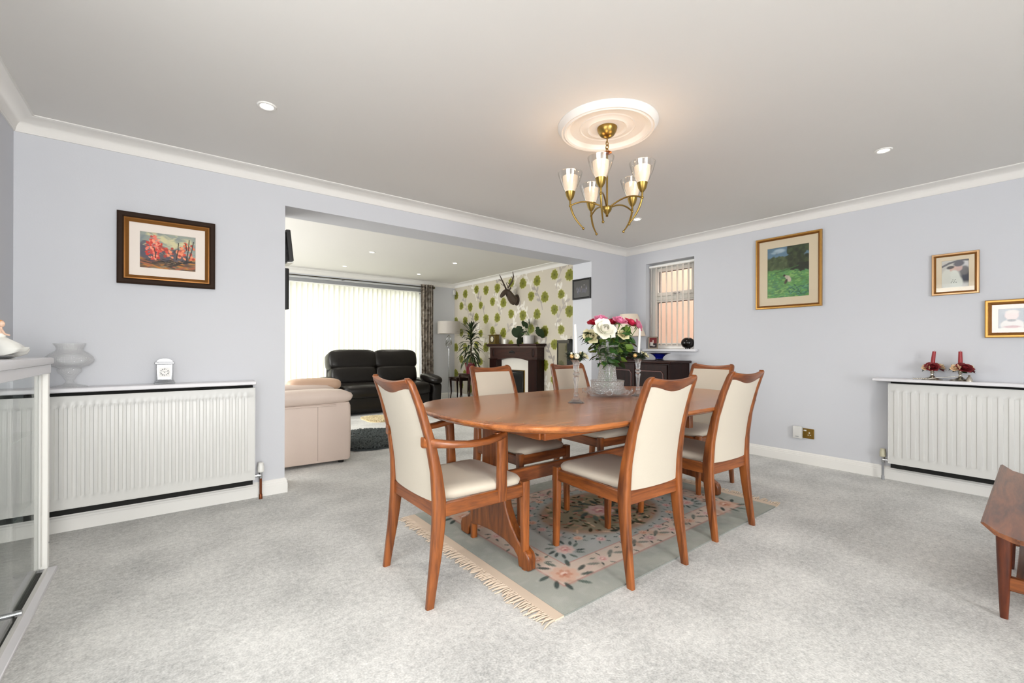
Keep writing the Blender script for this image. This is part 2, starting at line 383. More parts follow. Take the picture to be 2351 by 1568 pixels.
# ------------------------------------------------------------------ room shell
XL, YA, XB, ZC, HCB = -0.695, 3.702, 4.794, 2.397, 2.314
X0, X1, HH, YB = 0.696, 4.122, 2.17, 4.023
XW, YF, ZC2, HCB2 = 5.07, 8.62, 2.515, 2.436
XLL, YFR, ZT = -1.4, -4.6, 2.66
struct('floor', MB().b2((-1.6, -4.9, -0.12), (5.3, 8.95, 0)), CARPET, smooth=0)
m = MB(); m.b2((XL - 0.15, YA, 0), (X0, YB, ZT)); m.b2((X0, YA, HH), (X1, YB, ZT)); m.b2((X1, YA, 0), (XB + 0.0, YB, ZT)); m.b2((XLL - .1, YB - .1, 0), (XL - 0.15, YB, ZT)); m.b2((XB, YB - .08, 0), (XW + .12, YB, ZT))
struct('wall_back', m, WALL, smooth=0)
WY0, WY1, WZ0, WZ1, XO = 2.738, 3.392, 1.09, 2.165, 5.03
m = MB(); m.b2((XB, YFR - .15, 0), (XO, WY0, ZT)); m.b2((XB, WY1, 0), (XO, YB - .08, ZT)); m.b2((XB, WY0, 0), (XO, WY1, WZ0 - 0.033)); m.b2((XB, WY0, WZ1), (XO, WY1, ZT))
struct('wall_right', m, WALL, smooth=0)
m = MB(); m.b2((XL - 0.15, YFR - .15, 0), (XL, -.55, ZT)); m.b2((XL - 0.15, 1.55, 0), (XL, YA, ZT)); m.b2((XL - 0.15, -.55, 0), (XL, 1.55, .8)); m.b2((XL - 0.15, -.55, 2.2), (XL, 1.55, ZT)); struct('wall_left', m, WALL, smooth=0)  # opening in this unseen stretch is made up to admit the left fill
m = MB(); m.b2((XL, YFR - .15, 0), (-0.55, YFR, ZC)); m.b2((1.65, YFR - .15, 0), (XB, YFR, ZC)); m.b2((-0.55, YFR - .15, 0), (1.65, YFR, 0.5)); m.b2((-0.55, YFR - .15, 2.25), (1.65, YFR, ZC))
struct('wall_front', m, WALL, smooth=0)
struct('ceiling', MB().b2((XL - .15, YFR - .15, ZC), (XB + .2, YA, ZC + .1)), CEIL, smooth=0)
struct('ceiling', MB().b2((XLL - .1, YB, ZC2), (XW + .12, YF + .2, ZC2 + .1)), CEIL, smooth=0)
PX0, PX1, PZ1 = 0.9, 4.26, 2.24
m = MB(); m.b2((XLL, YF, 0), (PX0, YF + .2, ZC2)); m.b2((PX1, YF, 0), (XW + .12, YF + .2, ZC2)); m.b2((PX0, YF, PZ1), (PX1, YF + .2, ZC2))
struct('wall_far', m, WALL, smooth=0)
wf = struct('wall_fireplace', MB().b2((XW, YB, 0), (XW + .12, YF, ZC2)), WALL, smooth=0)
m = MB(); m.b2((XLL - .1, YB, 0), (XLL, 4.6, ZC2)); m.b2((XLL - .1, 8.0, 0), (XLL, YF, ZC2)); m.b2((XLL - .1, 4.6, 0), (XLL, 8.0, .35)); m.b2((XLL - .1, 4.6, 2.35), (XLL, 8.0, ZC2)); struct('wall_living_left', m, WALL, smooth=0)  # unseen wall; its opening is invented to admit the living room fill

# wallpaper: pale pearl ground, green dahlias in staggered rows, grey and pearl leaf sprays
cv = Canvas(YF - YB, ZC2 - 0.02, 0.0068, (204, 196, 182))
cv.C[..., 3] = 0.5
cv.noise(0.5, (214, 206, 188), 0.3, 0.9, 0.6)
rs = random.Random(11)
def dahlia(y, z, r, big=True):
    u = YF - y; q = cv.sub(u, z, r * 1.6); U = cv.U[q] - u; V = cv.V[q] - z
    if U.size == 0: return
    d = np.hypot(U, V); a = np.arctan2(V, U); ph = rs.random() * 6
    ed = r * (0.86 + 0.17 * np.abs(np.cos(4.5 * a + ph)) + 0.05 * np.sin(3 * a + ph))
    def blend(al, col, ro=None):
        al = np.clip(al, 0, 1)[..., None]; cv.C[q][..., :3] = cv.C[q][..., :3] * (1 - al) + np.array(s2l(col)) * al
    blend((ed + 0.012 - d) / 0.008, (204, 200, 150)); blend((ed - d) / 0.008, (126, 128, 40))
    blend(((ed * 0.62 - d) / 0.03) * 0.5, (104, 106, 24)); blend((np.abs(np.cos(4.5 * a + ph)) < 0.3) * ((ed * 0.95 - d) / 0.02) * 0.4, (104, 108, 30))
    blend((r * 0.24 - d) / 0.012, (84, 88, 8))
for p in range(-1, 5):
    for k in range(8):
        y0 = 5.35 + 1.18 * p / 2 + (k % 2) * .3; z0 = 0.1 + k * .33
        lean = rs.choice((-1, 1)); pts = [(YF - y0 + lean * (.02 + .22 * t ** 1.5), z0 + .42 * t) for t in [i / 8 for i in range(9)]]
        c = rs.choice([(236, 232, 224), (160, 152, 148), (228, 224, 216), (176, 168, 162)])
        cv.line(pts, 0.009, c, 0.85, 0.3)
        for i in (2, 3, 5, 6, 7, 8):
            sd = 1 if i % 2 else -1; an = PI / 2 - lean * 0.5 + sd * 0.75
            x, z = pts[i]; L = .055; cv.ell(x + math.cos(an) * L, z + math.sin(an) * L, .052, .024, c, an, 0.2, 0.85, 0.28)
for p in range(-2, 5):
    for k in range(6):
        for dy, dz, r in ((0, 0, .098), (.35, .05, .088), (.79, 0, .095)): dahlia(5.02 + 1.18 * p + dy, 2.26 - .58 * k + dz, r)
        for dy, dz, r in ((0, 0, .078), (.40, -.01, .098), (.76, .04, .088)): dahlia(5.21 + 1.18 * p + dy, 1.97 - .58 * k + dz, r)
wp = cv.build('wallpaper', PAPER, lambda U, V: (np.full_like(U, XW - 0.002), YF - U, V + 0.01), wf)

# cornices and skirting boards
def cove(dc, h, z):
    pr = [(0, z - h), (.007, z - h), (.009, z - h + .008)]
    for i in range(7):
        t = PI / 2 * i / 6; pr.append((.010 + (dc - .020) * (1 - math.cos(t)), z - h + .008 + (h - .017) * math.sin(t)))
    return pr + [(dc - .008, z - .006), (dc, z - .006), (dc, z), (0, z)]
def cornice(name, x0, y0, x1, y1, pr):
    rings = [[(cx + sx * d, cy + sy * d, z) for d, z in pr] for cx, cy, sx, sy in ((x0, y0, 1, 1), (x1, y0, -1, 1), (x1, y1, -1, -1), (x0, y1, 1, -1))]
    struct(name, MB().loft(rings, loop=True), CORN, smooth=50)
cornice('trim_1', XL, YFR, XB, YA, cove(.096, ZC - HCB, ZC)); cornice('trim_2', XLL, YB, XW, YF, cove(.096, ZC2 - HCB2, ZC2))
LOOP = [(XB, YFR), (XB, YA), (X1, YA), (X1, YB), (XW, YB), (XW, YF), (PX1 + .03, YF)]
LOOP2 = [(XLL, YB), (X0, YB), (X0, YA), (XL, YA), (XL, YFR)]
SK = [(0, 0), (.018, 0), (.018, .070), (.0155, .074), (.0155, .084), (.011, .090), (.011, .098), (.005, .106), (0, .108)]
def skirt(names, path):
    n = len(path); offs = []
    for i, (x, y) in enumerate(path):
        ns = []
        for a, b in ((i - 1, i), (i, i + 1)):
            if a < 0 or b >= n: continue
            dx, dy = path[b][0] - path[a][0], path[b][1] - path[a][1]; L = math.hypot(dx, dy); ns.append((-dy / L, dx / L))
        offs.append((sum(q[0] for q in ns), sum(q[1] for q in ns)) if len(ns) == 2 else ns[0])
    for i, nm in enumerate(names):
        rings = [[(path[k][0] + offs[k][0] * d, path[k][1] + offs[k][1] * d, z) for d, z in SK] for k in (i, i + 1)]
        struct(nm, MB().loft(rings), TRIM, smooth=30)
skirt(['baseboard_right', 'baseboard_back_stub', 'baseboard_reveal_right', 'baseboard_living_near', 'baseboard_fireplace', 'baseboard_far'], LOOP)
skirt(['baseboard_living_near_left', 'baseboard_reveal_left', 'baseboard_back', 'baseboard_left'], LOOP2)

# side window with fanlight, deep reveal and sill
m = MB(); m.b2((XB - .045, 2.69, WZ0 - .033), (XB + .12, 3.42, WZ0), .008)
struct('sill_side_window', m, SHELF_W)
w1 = thing('window_1', None, None, (4.955, 0, 0)); w1['kind'] = 'structure'
def bar(y0, z0, y1, z1, x0=-.035, x1=.035, nm='frame_bar', bv=.006): return MB().b2((x0, y0, z0), (x1, y1, z1), bv).build(nm, UPVC, w1)
bar(WY0, WZ0, WY0 + .055, WZ1); bar(WY1 - .055, WZ0, WY1, WZ1); bar(WY0 + .055, WZ0, WY1 - .055, WZ0 + .055); bar(WY0 + .055, WZ1 - .055, WY1 - .055, WZ1); bar(WY0 + .055, 1.70, WY1 - .055, 1.755)
for a, b in (((WY0 + .055, 1.755), (WY1 - .055, WZ1 - .055)), ((WY0 + .055, WZ0 + .055), (WY1 - .055, 1.70))):
    t = .045 if a[1] > 1.5 else .02
    for q in ((a[0], a[1], a[0] + t, b[1]), (b[0] - t, a[1], b[0], b[1]), (a[0] + t, a[1], b[0] - t, a[1] + t), (a[0] + t, b[1] - t, b[0] - t, b[1])): bar(*q, -.048, .02, 'sash_bar', .005)
    MB().b2((-.004, a[0] + t, a[1] + t), (.004, b[0] - t, b[1] - t)).build('pane', GLASS, w1, 0)
    g = MB()
    for q in ((a[0] + t, a[1] + t, a[0] + t + .007, b[1] - t), (b[0] - t - .007, a[1] + t, b[0] - t, b[1] - t), (a[0] + t, b[1] - t - .007, b[0] - t, b[1] - t)): g.b2((-.012, q[0], q[1]), (-.005, q[2], q[3]))
    g.build('gasket', BLACK_M, w1, 0)
m = MB(); m.box((-.06, 3.05, 1.775), (.022, .02, .02), None, .004); m.box((-.072, 3.02, 1.775), (.014, .10, .014), None, .004); m.build('handle', CHROME, w1)
vb = thing('vertical_blind', 'white vertical blind with narrow open slats in the small side window', 'blind', (4.865, 0, 0))
MB().b2((-.02, WY0 + .012, 2.115), (.02, WY1 - .008, 2.143), .004).build('headrail', UPVC, vb)
sl = None
ang = math.radians(90 - 57.5 + 12)
for i in range(9):
    y = 2.775 + i * .0735; dx, dy = .0445 * math.cos(ang), .0445 * math.sin(ang)
    mm = MB().loft([[(-dx, -dy, z), (dx, dy, z), (dx - .0008 * math.sin(ang), dy + .0008 * math.cos(ang), z), (-dx - .0008 * math.sin(ang), -dy + .0008 * math.cos(ang), z)] for z in (1.125, 2.115)])
    if sl is None: sl = mm.build('blind_slat', BLIND2, vb, 0); sl.location = (0, y, 0)
    else: share(sl, 'blind_slat', vb, (0, y, 0))
struct('wall_neighbour', MB().b2((6.5, -1, -1), (6.7, 8.5, 5.0)), BRICKISH, smooth=0)
struct('ground_outside', MB().b2((-6, 8.95, -.3), (12, 16, -.12)), mat('patio_slabs', (190, 188, 180), 0.9, noise=.05), smooth=0)

# patio doors and their closed vertical blind
w2 = thing('window_2', None, None, (0, YF + .1, 0)); w2['kind'] = 'structure'
n = 4; wd = (PX1 - PX0) / n
for i in range(n + 1):
    x = PX0 + i * wd; MB().b2((max(PX0, x - .045), -.035, 0), (min(PX1, x + .045), .035, PZ1), .006).build('frame_bar', UPVC, w2)
for i in range(n):
    a, b = PX0 + i * wd + .045, PX0 + (i + 1) * wd - .045
    MB().b2((a, -.035, 0), (b, .035, .09), .006).build('frame_bar', UPVC, w2); MB().b2((a, -.035, PZ1 - .07), (b, .035, PZ1), .006).build('frame_bar', UPVC, w2)
    MB().b2((a, -.004, .09), (b, .004, PZ1 - .07)).build('pane', GLASS, w2, 0)
pb = thing('vertical_blind', 'wide closed white vertical blind across the bright patio doors', 'blind', (0, YF - .075, 0))
m = MB().b2((.75, -.045, 2.275), (4.22, -.005, 2.345), .004); m.build('headrail', GREY_METAL, pb)
m = MB().b2((.75, -.05, 2.262), (4.22, -.0, 2.275)); m.b2((.75, -.05, 2.345), (4.22, .0, 2.352)); m.build('rail_trim', UPVC, pb)
sl = None
for i in range(38):
    x = .82 + i * .0915
    if x > 4.2: break
    a = math.radians(24 + rs.uniform(-3, 3)); rings = []
    if sl is None:
        for z in (.04, 2.262):
            rings.append([(.0635 * s_, .010 * (1 - s_ * s_) + o_, z) for o_, ss in ((0, (-1, -.5, 0, .5, 1)), (.0008, (1, .5, 0, -.5, -1))) for s_ in ss])
        sl = MB().loft(rings).build('blind_slat', BLIND, pb, 60); sl.location = (x, -.02, 0); sl.rotation_euler = (0, 0, a)
    else: share(sl, 'blind_slat', pb, (x, -.02, 0), (0, 0, a))
pole = thing('curtain_pole', 'thin dark curtain pole with ball finial above the patio blind', 'curtain pole', (0, YF - .19, 2.375))
MB().tube([(.8, 0, 0), (4.42, 0, 0)], .0095, 10).build('rod', mat('pole_pewter', (70, 66, 58), .35, metal=.7), pole)
MB().sphere((4.445, 0, 0), .03).build('finial', mat('finial_pewter', (84, 78, 62), .25, metal=.8), pole)
for x in (.9, 2.6, 4.40): MB().b2((x - .008, 0.006, -.008), (x + .008, .188, .008)).build('bracket', GREY_METAL, pole)
# curtain
cc = Canvas(.62, 2.40, .02, (138, 128, 116)); cc.noise(.03, (66, 56, 48), .55, .7, .8); cc.noise(.05, (188, 180, 168), .6, .8, .7); cc.noise(.09, (96, 86, 76), .6, .9, .5)
def cfn(U, V):
    t = U / .62; ph = t * 2 * PI * 4.5; wdt = .26 + .03 * (1 - V / 2.4)
    return 4.165 + wdt * t + .008 * np.sin(V * 2 + t * 9), YF - .19 + .042 * np.sin(ph) * (1 - .12 * np.sin(V * 1.3)), V + .03
cu = cc.build('curtain', vcol('curtain_damask', .75, .3), cfn); cu.modifiers.new('thick', 'SOLIDIFY').thickness = .003
tag(cu, 'silvery brown patterned curtain gathered at the end of the patio doors', 'curtain')
# ------------------------------------------------------------------ radiators and shelves
def radiator(name, label, W, Hh, rib0, pitch, nrib, loc, rz):
    """front panel in local x (0..W), facing -y, bottom at z=0"""
    t = thing(name, label, 'radiator', loc, rz)
    xs = sorted({0, W} | {round(rib0 + i * pitch + o, 5) for i in range(nrib) for o in (-.31 * pitch, -.22 * pitch, 0, .22 * pitch, .31 * pitch) if 0 < rib0 + i * pitch + o < W})
    zs = [0, .012, .028, .045, .058, .072, Hh * .5, Hh - .072, Hh - .058, Hh - .045, Hh - .02, Hh]
    def dep(x, z):
        q = abs((x - rib0) / pitch - round((x - rib0) / pitch)); k = 0
        if -.4 < (x - rib0) / pitch < nrib - .6: k = max(0, min(1, (.31 - q) / .09))
        zz = max(0, min(1, (min(z, Hh - z) - .045) / .027)); return -.006 * k * zz
    vs = [(x, dep(x, z), z) for z in zs for x in xs]; nx = len(xs)
    m = MB().add(vs, [(j * nx + i, j * nx + i + 1, (j + 1) * nx + i + 1, (j + 1) * nx + i) for j in range(len(zs) - 1) for i in range(nx - 1)])
    m.b2((0, .0005, 0), (W, .014, Hh)); m.build('front_panel', WHITE_METAL, t, 32, False)
    m = MB().b2((-.004, -.006, -.004), (W + .004, .012, 0)); m.b2((-.004, -.006, Hh), (W + .004, .012, Hh + .004)); m.b2((-.004, -.006, 0), (0, .012, Hh)); m.b2((W, -.006, 0), (W + .004, .012, Hh)); m.build('rim', WHITE_METAL, t)
    MB().b2((.006, .03, -.045), (W - .006, .092, Hh + .018)).build('back_panel_shade', mat('gap_shade_black', (26, 26, 25), .9), t)  # near-black back panel, stretched past the radiator to paint shade into the gaps
    for i in range(3): MB().b2((W * (.12 + .38 * i) - .015, .065, .1), (W * (.12 + .38 * i) + .015, .098, Hh - .1)).build('wall_bracket', GREY_METAL, t)
    return t
def valve(t, x, pipe, cap, z0):
    m = MB().lathe([(.018, .035), (.022, .04), (.022, .075), (.019, .08), (.019, .098), (.014, .104)], 16, (x, .035, 0)); m.build('thermostat_cap', cap, t)
    m = MB().tube([(x, .035, -.01), (x, .035, .036)], .0115, 12); m.tube([(x, .035, .012), (x - .055 if x > .5 else x + .045, .035, .012)], [.014, .009], 12); m.build('valve_body', CHROME, t)
    m = MB().tube([(x, .035, -.008), (x, .035, -z0 + .002)], .0085, 10); m.lathe([(.012, -z0), (.011, -z0 + .03), (.009, -z0 + .035)], 12, (x, .035, 0)); m.build('pipe', pipe, t)
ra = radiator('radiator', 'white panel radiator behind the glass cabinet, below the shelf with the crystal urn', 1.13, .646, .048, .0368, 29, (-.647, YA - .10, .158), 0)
valve(ra, 1.175, COPPER, mat('valve_white', (228, 228, 224), .4), .158)
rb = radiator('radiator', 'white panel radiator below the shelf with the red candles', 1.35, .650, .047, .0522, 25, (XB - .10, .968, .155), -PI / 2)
valve(rb, -.045, GREY_METAL, mat('valve_cream', (196, 192, 168), .5), .155)
m = MB().b2((-.68, YA - .165, .832), (.487, YA, .858), .005)
tag(m.build('wall_shelf', SHELF_W), 'white shelf above the radiator, holding the crystal urn and glass clock', 'shelf')
m = MB().b2((XB - .165, -.45, .828), (XB, 1.065, .853), .005)
tag(m.build('wall_shelf', SHELF_W), 'white shelf above the radiator, holding two red candles', 'shelf')

# ------------------------------------------------------------------ framed pictures
def frame(name, label, cat, loc, rz, Wd, Ht, fwid, fm, fm2, mount, mw, canvas, cm, depth=.03, rx=0, group=None, glass=True):
    """hangs in local xz plane facing -y; loc = centre of back"""
    t = thing(name, label, cat, loc, rz, group)
    if rx: t.rotation_euler = (rx, 0, rz)
    pr = [(0, 0), (0, -depth * .8), (fwid * .15, -depth), (fwid * .45, -depth), (fwid * .6, -depth * .72)]
    pr2 = [(fwid * .55, -depth * .74), (fwid * .7, -depth * .8), (fwid, -depth * .42), (fwid, -.004), (fwid * .55, -.004)]
    for nm, p, mm in (('frame', pr + [(fwid * .6, 0)], fm), ('inner_moulding', pr2, fm2)):
        rings = [[(sx * (Wd / 2 - d), y, sz * (Ht / 2 - d)) for d, y in p] for sx, sz in ((-1, -1), (1, -1), (1, 1), (-1, 1))]
        MB().loft(rings, loop=True).build(nm, mm, t, 25)
    iw, ih = Wd - 2 * fwid, Ht - 2 * fwid
    if mount:
        aw, ah = iw - 2 * mw, ih - 2 * mw; p = [(0, -.006), (0, -.010), (mw, -.010), (mw + .001, -.006)]
        rings = [[(sx * (iw / 2 - d), y, sz * (ih / 2 - d)) for d, y in p] for sx, sz in ((-1, -1), (1, -1), (1, 1), (-1, 1))]
        MB().loft(rings, loop=True).build('mount', mount, t, 20)
    else: aw, ah = iw, ih
    cvs = canvas(aw, ah); cvs.build('picture_sheet', cm, lambda U, V: (U - aw / 2, np.full_like(U, -.006), V - ah / 2), t)
    if glass: MB().b2((-iw / 2, -.0135, -ih / 2), (iw / 2, -.012, ih / 2)).build('glass', GLASS, t, 0)
    return t
def autumn(W, H):
    c = Canvas(W, H, .0019, (150, 158, 150)); R = random.Random(5)
    c.noise(.05, (214, 206, 160), .45, .7, .9); c.noise(.035, (120, 134, 138), .55, .8, .8)
    c.rect(-1, -1, 2, H * .36, (92, 78, 66), .03)
    for i in range(150): c.ell(R.uniform(0, W), R.uniform(0, H * .36), R.uniform(.01, .04), R.uniform(.003, .009), R.choice([(186, 122, 52), (110, 84, 60), (74, 60, 50), (164, 96, 64), (60, 54, 46), (140, 120, 90)]), R.uniform(-.4, .4), .5)
    for i in range(26): c.ell(R.uniform(0, W), H * R.uniform(.32, .48), R.uniform(.01, .03), R.uniform(.02, .035), R.choice([(78, 76, 88), (92, 86, 92), (66, 62, 70)]), R.uniform(-.3, .3), .5)
    for i in range(14): c.ell(W * .03 + R.uniform(0, .03), H * R.uniform(.38, .66), .02, .03, (84, 82, 94), 0, .5)
    for i in range(70):
        c.ell(R.uniform(0, W), H * R.uniform(.4, 1), R.uniform(.008, .025), R.uniform(.002, .004), R.choice([(168, 172, 150), (130, 142, 142), (206, 200, 160), (146, 150, 140)]), R.uniform(-.6, .6), .6, .6)
    for i in range(110):
        a = R.uniform(0, 6.3); q = R.random() ** .5; c.ell(W * .24 + .042 * q * math.cos(a), H * .58 + .075 * q * math.sin(a), R.uniform(.004, .013), R.uniform(.003, .008), R.choice([(222, 82, 66), (204, 58, 44), (236, 124, 104), (244, 160, 130), (190, 70, 66)]), R.uniform(0, 3), .5)
    for cx, cy, n in ((.72, .48, 30), (.48, .46, 14), (.86, .72, 12), (.93, .45, 10), (.42, .55, 8)):
        for i in range(n): c.ell(W * cx + R.gauss(0, .014), H * cy + R.gauss(0, .016), R.uniform(.005, .012), R.uniform(.004, .01), R.choice([(216, 80, 60), (226, 120, 88), (176, 66, 54), (240, 150, 110)]), R.uniform(0, 3), .5)
    for x0, y0, x1, y1 in ((.64, .3, .68, .78), (.82, .26, .88, .9), (.88, .36, .96, .86), (.27, .3, .24, .6), (.83, .6, .80, .8)): c.line([(W * x0, H * y0), (W * (x0 + x1) / 2 + .003, H * (y0 + y1) / 2), (W * x1, H * y1)], .0026, (52, 44, 40))
    for i in range(12):
        x = R.uniform(.2, .8) * W; y = R.uniform(.1, .3) * H; c.line([(x, y), (x + .03, y - .006), (x + .05, y)], .002, (40, 36, 32))
    return c
frame('picture_frame', 'autumn landscape with red trees in a dark wood and gold frame', 'picture', (-.002, YA - .002, 1.722), 0, .51, .452, .058, mat('dark_frame', (48, 34, 25), .65, spec=.15), GOLD_D, MOUNT_W, .052, autumn, OIL, .032, glass=False)
def meadow(W, H):
    c = Canvas(W, H, .0024, (92, 146, 78)); R = random.Random(9)
    c.rect(-1, H * .76, 2, 2, (96, 128, 150), .02); c.ell(W * .3, H * .93, .05, .02, (170, 190, 200), 0, .6); c.ell(W * .2, H * .9, .04, .012, (150, 172, 186), 0, .6)
    c.rect(-1, H * .56, 2, H * .80, (72, 86, 54), .02); c.noise(.03, (58, 72, 44), .5, .8, .35)
    for i in range(110): c.ell(R.uniform(.0, .6) * W, H * R.uniform(.57, .80), .016, .012, R.choice([(70, 86, 52), (58, 74, 44), (84, 98, 62)]), R.uniform(0, 3), .5)
    for i in range(170): c.ell(W * R.uniform(.52, 1.0), H * R.uniform(.58, 1.0), .02, .016, R.choice([(44, 58, 34), (34, 46, 28), (60, 76, 44), (52, 66, 40)]), R.uniform(0, 3), .5)
    for i in range(60): c.ell(W * R.uniform(.6, 1), H * R.uniform(.5, .64), .02, .012, (30, 38, 26), 0, .5)
    for i in range(260): c.ell(R.uniform(0, W), H * R.uniform(0, .52), R.uniform(.006, .022), R.uniform(.003, .008), R.choice([(104, 160, 88), (80, 138, 78), (120, 170, 92), (88, 150, 96), (70, 124, 84), (134, 176, 100)]), R.uniform(-.5, .5), .6)
    c.line([(W * .2, H * .5), (W * .42, H * .53), (W * .75, H * .6)], .005, (58, 96, 50), .8)
    for i in range(50): c.ell(W * R.uniform(.5, 1), H * R.uniform(.03, .22), R.uniform(.006, .02), .006, R.choice([(60, 112, 86), (92, 150, 116), (46, 92, 66)]), R.uniform(-.8, .8), .6)
    c.ell(W * .52, H * .36, .02, .034, (198, 186, 168), .45, .4); c.ell(W * .47, H * .40, .012, .02, (186, 176, 158), .8, .4); c.ell(W * .42, H * .43, .011, .011, (50, 40, 32), 0, .4); c.ell(W * .46, H * .31, .012, .026, (70, 62, 50), -.4, .5)
    return c
frame('picture_frame', 'large green meadow picture with cream mount in a gold frame', 'picture', (XB - .002, 1.758, 1.850), -PI / 2, .583, .712, .032, GOLD, GOLD_D, MOUNT, .075, meadow, PRINT, .028)
def couple(W, H):
    c = Canvas(W, H, .002, (196, 194, 186)); c.noise(.03, (214, 214, 208), .4, .8, .6)
    c.ell(W * .30, H * .30, W * .34, H * .42, (216, 218, 208), 0, .2); c.line([(0, H * .78), (W * .3, H * .9), (W * .6, H * .96), (W, H * .97)], .007, (92, 92, 98)); c.ell(W * .82, H * .8, .03, .03, (206, 206, 206), 0, .3)
    c.rect(W * .68, H * .16, 2, H * .6, (56, 60, 72), .03); c.ell(W * .84, H * .6, .025, .035, (110, 108, 110), 0, .4); c.ell(W * .62, H * .72, .022, .028, (206, 176, 168), .2, .3); c.ell(W * .64, H * .86, .03, .022, (88, 88, 98), .2, .4)
    c.ell(W * .42, H * .68, .018, .022, (212, 180, 166), -.2, .3); c.ell(W * .33, H * .74, .022, .012, (70, 66, 66), .2, .4); c.ell(W * .5, H * .4, .025, .05, (222, 226, 216), .2, .3); c.ell(W * .55, H * .18, .035, .05, (220, 224, 214), .1, .3)
    for i in range(7): c.ell(W * (.36 + .03 * i), H * (.18 + .05 * (i % 3)), .003, .003, (90, 100, 90))
    return c
frame('picture_frame', 'gold framed wedding photo of a couple, higher of two small frames', 'picture', (XB - .002, .591, 1.675), -PI / 2, .262, .322, .026, mat('pink_gold', (206, 166, 122), .3, metal=.7), GOLD_D, MOUNT, .030, couple, PRINT, .02)
def child(W, H):
    c = Canvas(W, H, .003, (150, 156, 164)); c.noise(.03, (172, 178, 184), .4, .8, .6); c.rect(W * .9, -1, 2, 2, (130, 142, 160), .01)
    c.ell(W * .5, H * .16, W * .42, H * .30, (214, 208, 204), 0, .2); c.ell(W * .48, H * .66, W * .24, H * .24, (222, 200, 196), 0, .25); c.ell(W * .5, H * .82, W * .24, H * .10, (216, 206, 200), 0, .4); c.ell(W * .48, H * .40, W * .16, H * .06, (120, 118, 122), 0, .5)
    c.ell(W * .5, H * .08, W * .3, H * .06, (182, 138, 140), 0, .5); return c
frame('picture_frame', 'gold framed photo of a small child, lower of two small frames', 'picture', (XB - .002, .298, 1.315), -PI / 2, .27, .275, .036, GOLD, GOLD_D, MOUNT_W, .03, child, PRINT, .024)
def night(W, H):
    c = Canvas(W, H, .004, (26, 24, 26)); R = random.Random(2)
    for i in range(12): c.ell(W * (.2 + .055 * i), H * (.38 + R.uniform(-.1, .16)), R.uniform(.008, .014), R.uniform(.02, .035), R.choice([(70, 68, 80), (52, 50, 64), (44, 48, 68), (84, 82, 92), (60, 48, 52)]), R.uniform(-.6, .6), .5)
    for x, y in ((.22, .35), (.5, .62), (.66, .72), (.8, .5)): c.ell(W * x, H * y, .006, .010, (120, 112, 116), 0, .5)
    return c
frame('picture_frame', 'black framed dark group photo hanging on the opening reveal beside the wallpaper', 'picture', (X1 - .002, 3.861, 1.845), -PI / 2, .305, .258, .022, BLACK, BLACK_M, None, 0, night, PRINT, .02)
frame('picture_frame', 'thin black frame seen edge-on at the opening, upright lower one', 'picture', (X0 + .001, 3.862, 1.545), PI / 2, .25, .315, .02, BLACK, BLACK_M, None, 0, night, PRINT, .034)
t = frame('picture_frame', 'thin black frame seen edge-on at the opening, tilted upper one', 'picture', (X0 + .026, 3.862, 1.88), PI / 2, .25, .24, .02, BLACK, BLACK_M, None, 0, night, PRINT, .030, rx=math.radians(-6))
MB().b2((-.10, -.03, -.13), (.10, .012, -.122)).build('ledge_strip', UPVC, t)
# ------------------------------------------------------------------ rug
RX0, RX1, RY0, RY1, RZ = 1.27, 3.30, 1.285, 2.665, .008
rug = thing('rug', 'fringed grey and peach floral wool rug under the dining table', 'rug', (0, 0, 0))
W_, H_ = RX1 - RX0, RY1 - RY0
c = Canvas(W_, H_, .0075, (176, 180, 172)); R = random.Random(21)
c.noise(.12, (156, 162, 156), .4, .9, .7); c.noise(.03, (190, 192, 186), .55, .85, .4)
ib, ob = .30, .155
c.rect(ob, ob, W_ - ob, H_ - ob, (214, 198, 184), .006); c.noise(.07, (222, 206, 192), .5, .8, .0)
c.rect(ib, ib, W_ - ib, H_ - ib, (178, 182, 178), .006)
for i in range(120): c.ell(R.uniform(ib, W_ - ib), R.uniform(ib, H_ - ib), R.uniform(.03, .09), R.uniform(.02, .05), R.choice([(168, 176, 172), (188, 190, 188), (160, 168, 164)]), R.uniform(0, 3), .8, .35)
for d in (ob, ib):
    p = [(d, d), (W_ - d, d), (W_ - d, H_ - d), (d, H_ - d), (d, d)]; c.line(p, .005, (190, 150, 140), .8)
def bloom(x, y, s, leaves=10, pal=0, ring=True):
    if ring:
        for i in range(leaves):
            a = 2 * PI * i / leaves + R.uniform(-.15, .15); c.ell(x + 1.35 * s * math.cos(a), y + 1.35 * s * math.sin(a), .42 * s, .15 * s, R.choice([(72, 88, 84), (58, 74, 72), (96, 112, 104)]), a + .35, .4, .9)
    P_ = [((222, 196, 188), (212, 160, 154), (196, 110, 116)), ((220, 186, 166), (206, 152, 128), (190, 126, 104)), ((212, 184, 180), (198, 148, 148), (178, 106, 112))][pal]
    for i in range(8):
        a = 2 * PI * i / 8; c.ell(x + .55 * s * math.cos(a), y + .5 * s * math.sin(a), .36 * s, .28 * s, P_[0], a, .4, .9)
    for i in range(6):
        a = 2 * PI * i / 6 + .3; c.ell(x + .32 * s * math.cos(a), y + .3 * s * math.sin(a), .2 * s, .15 * s, P_[1], a, .5, .9)
    c.ell(x, y + .05 * s, .24 * s, .17 * s, (238, 214, 200), 0, .5); c.ell(x - .05 * s, y - .08 * s, .18 * s, .09 * s, P_[2], 0, .6)
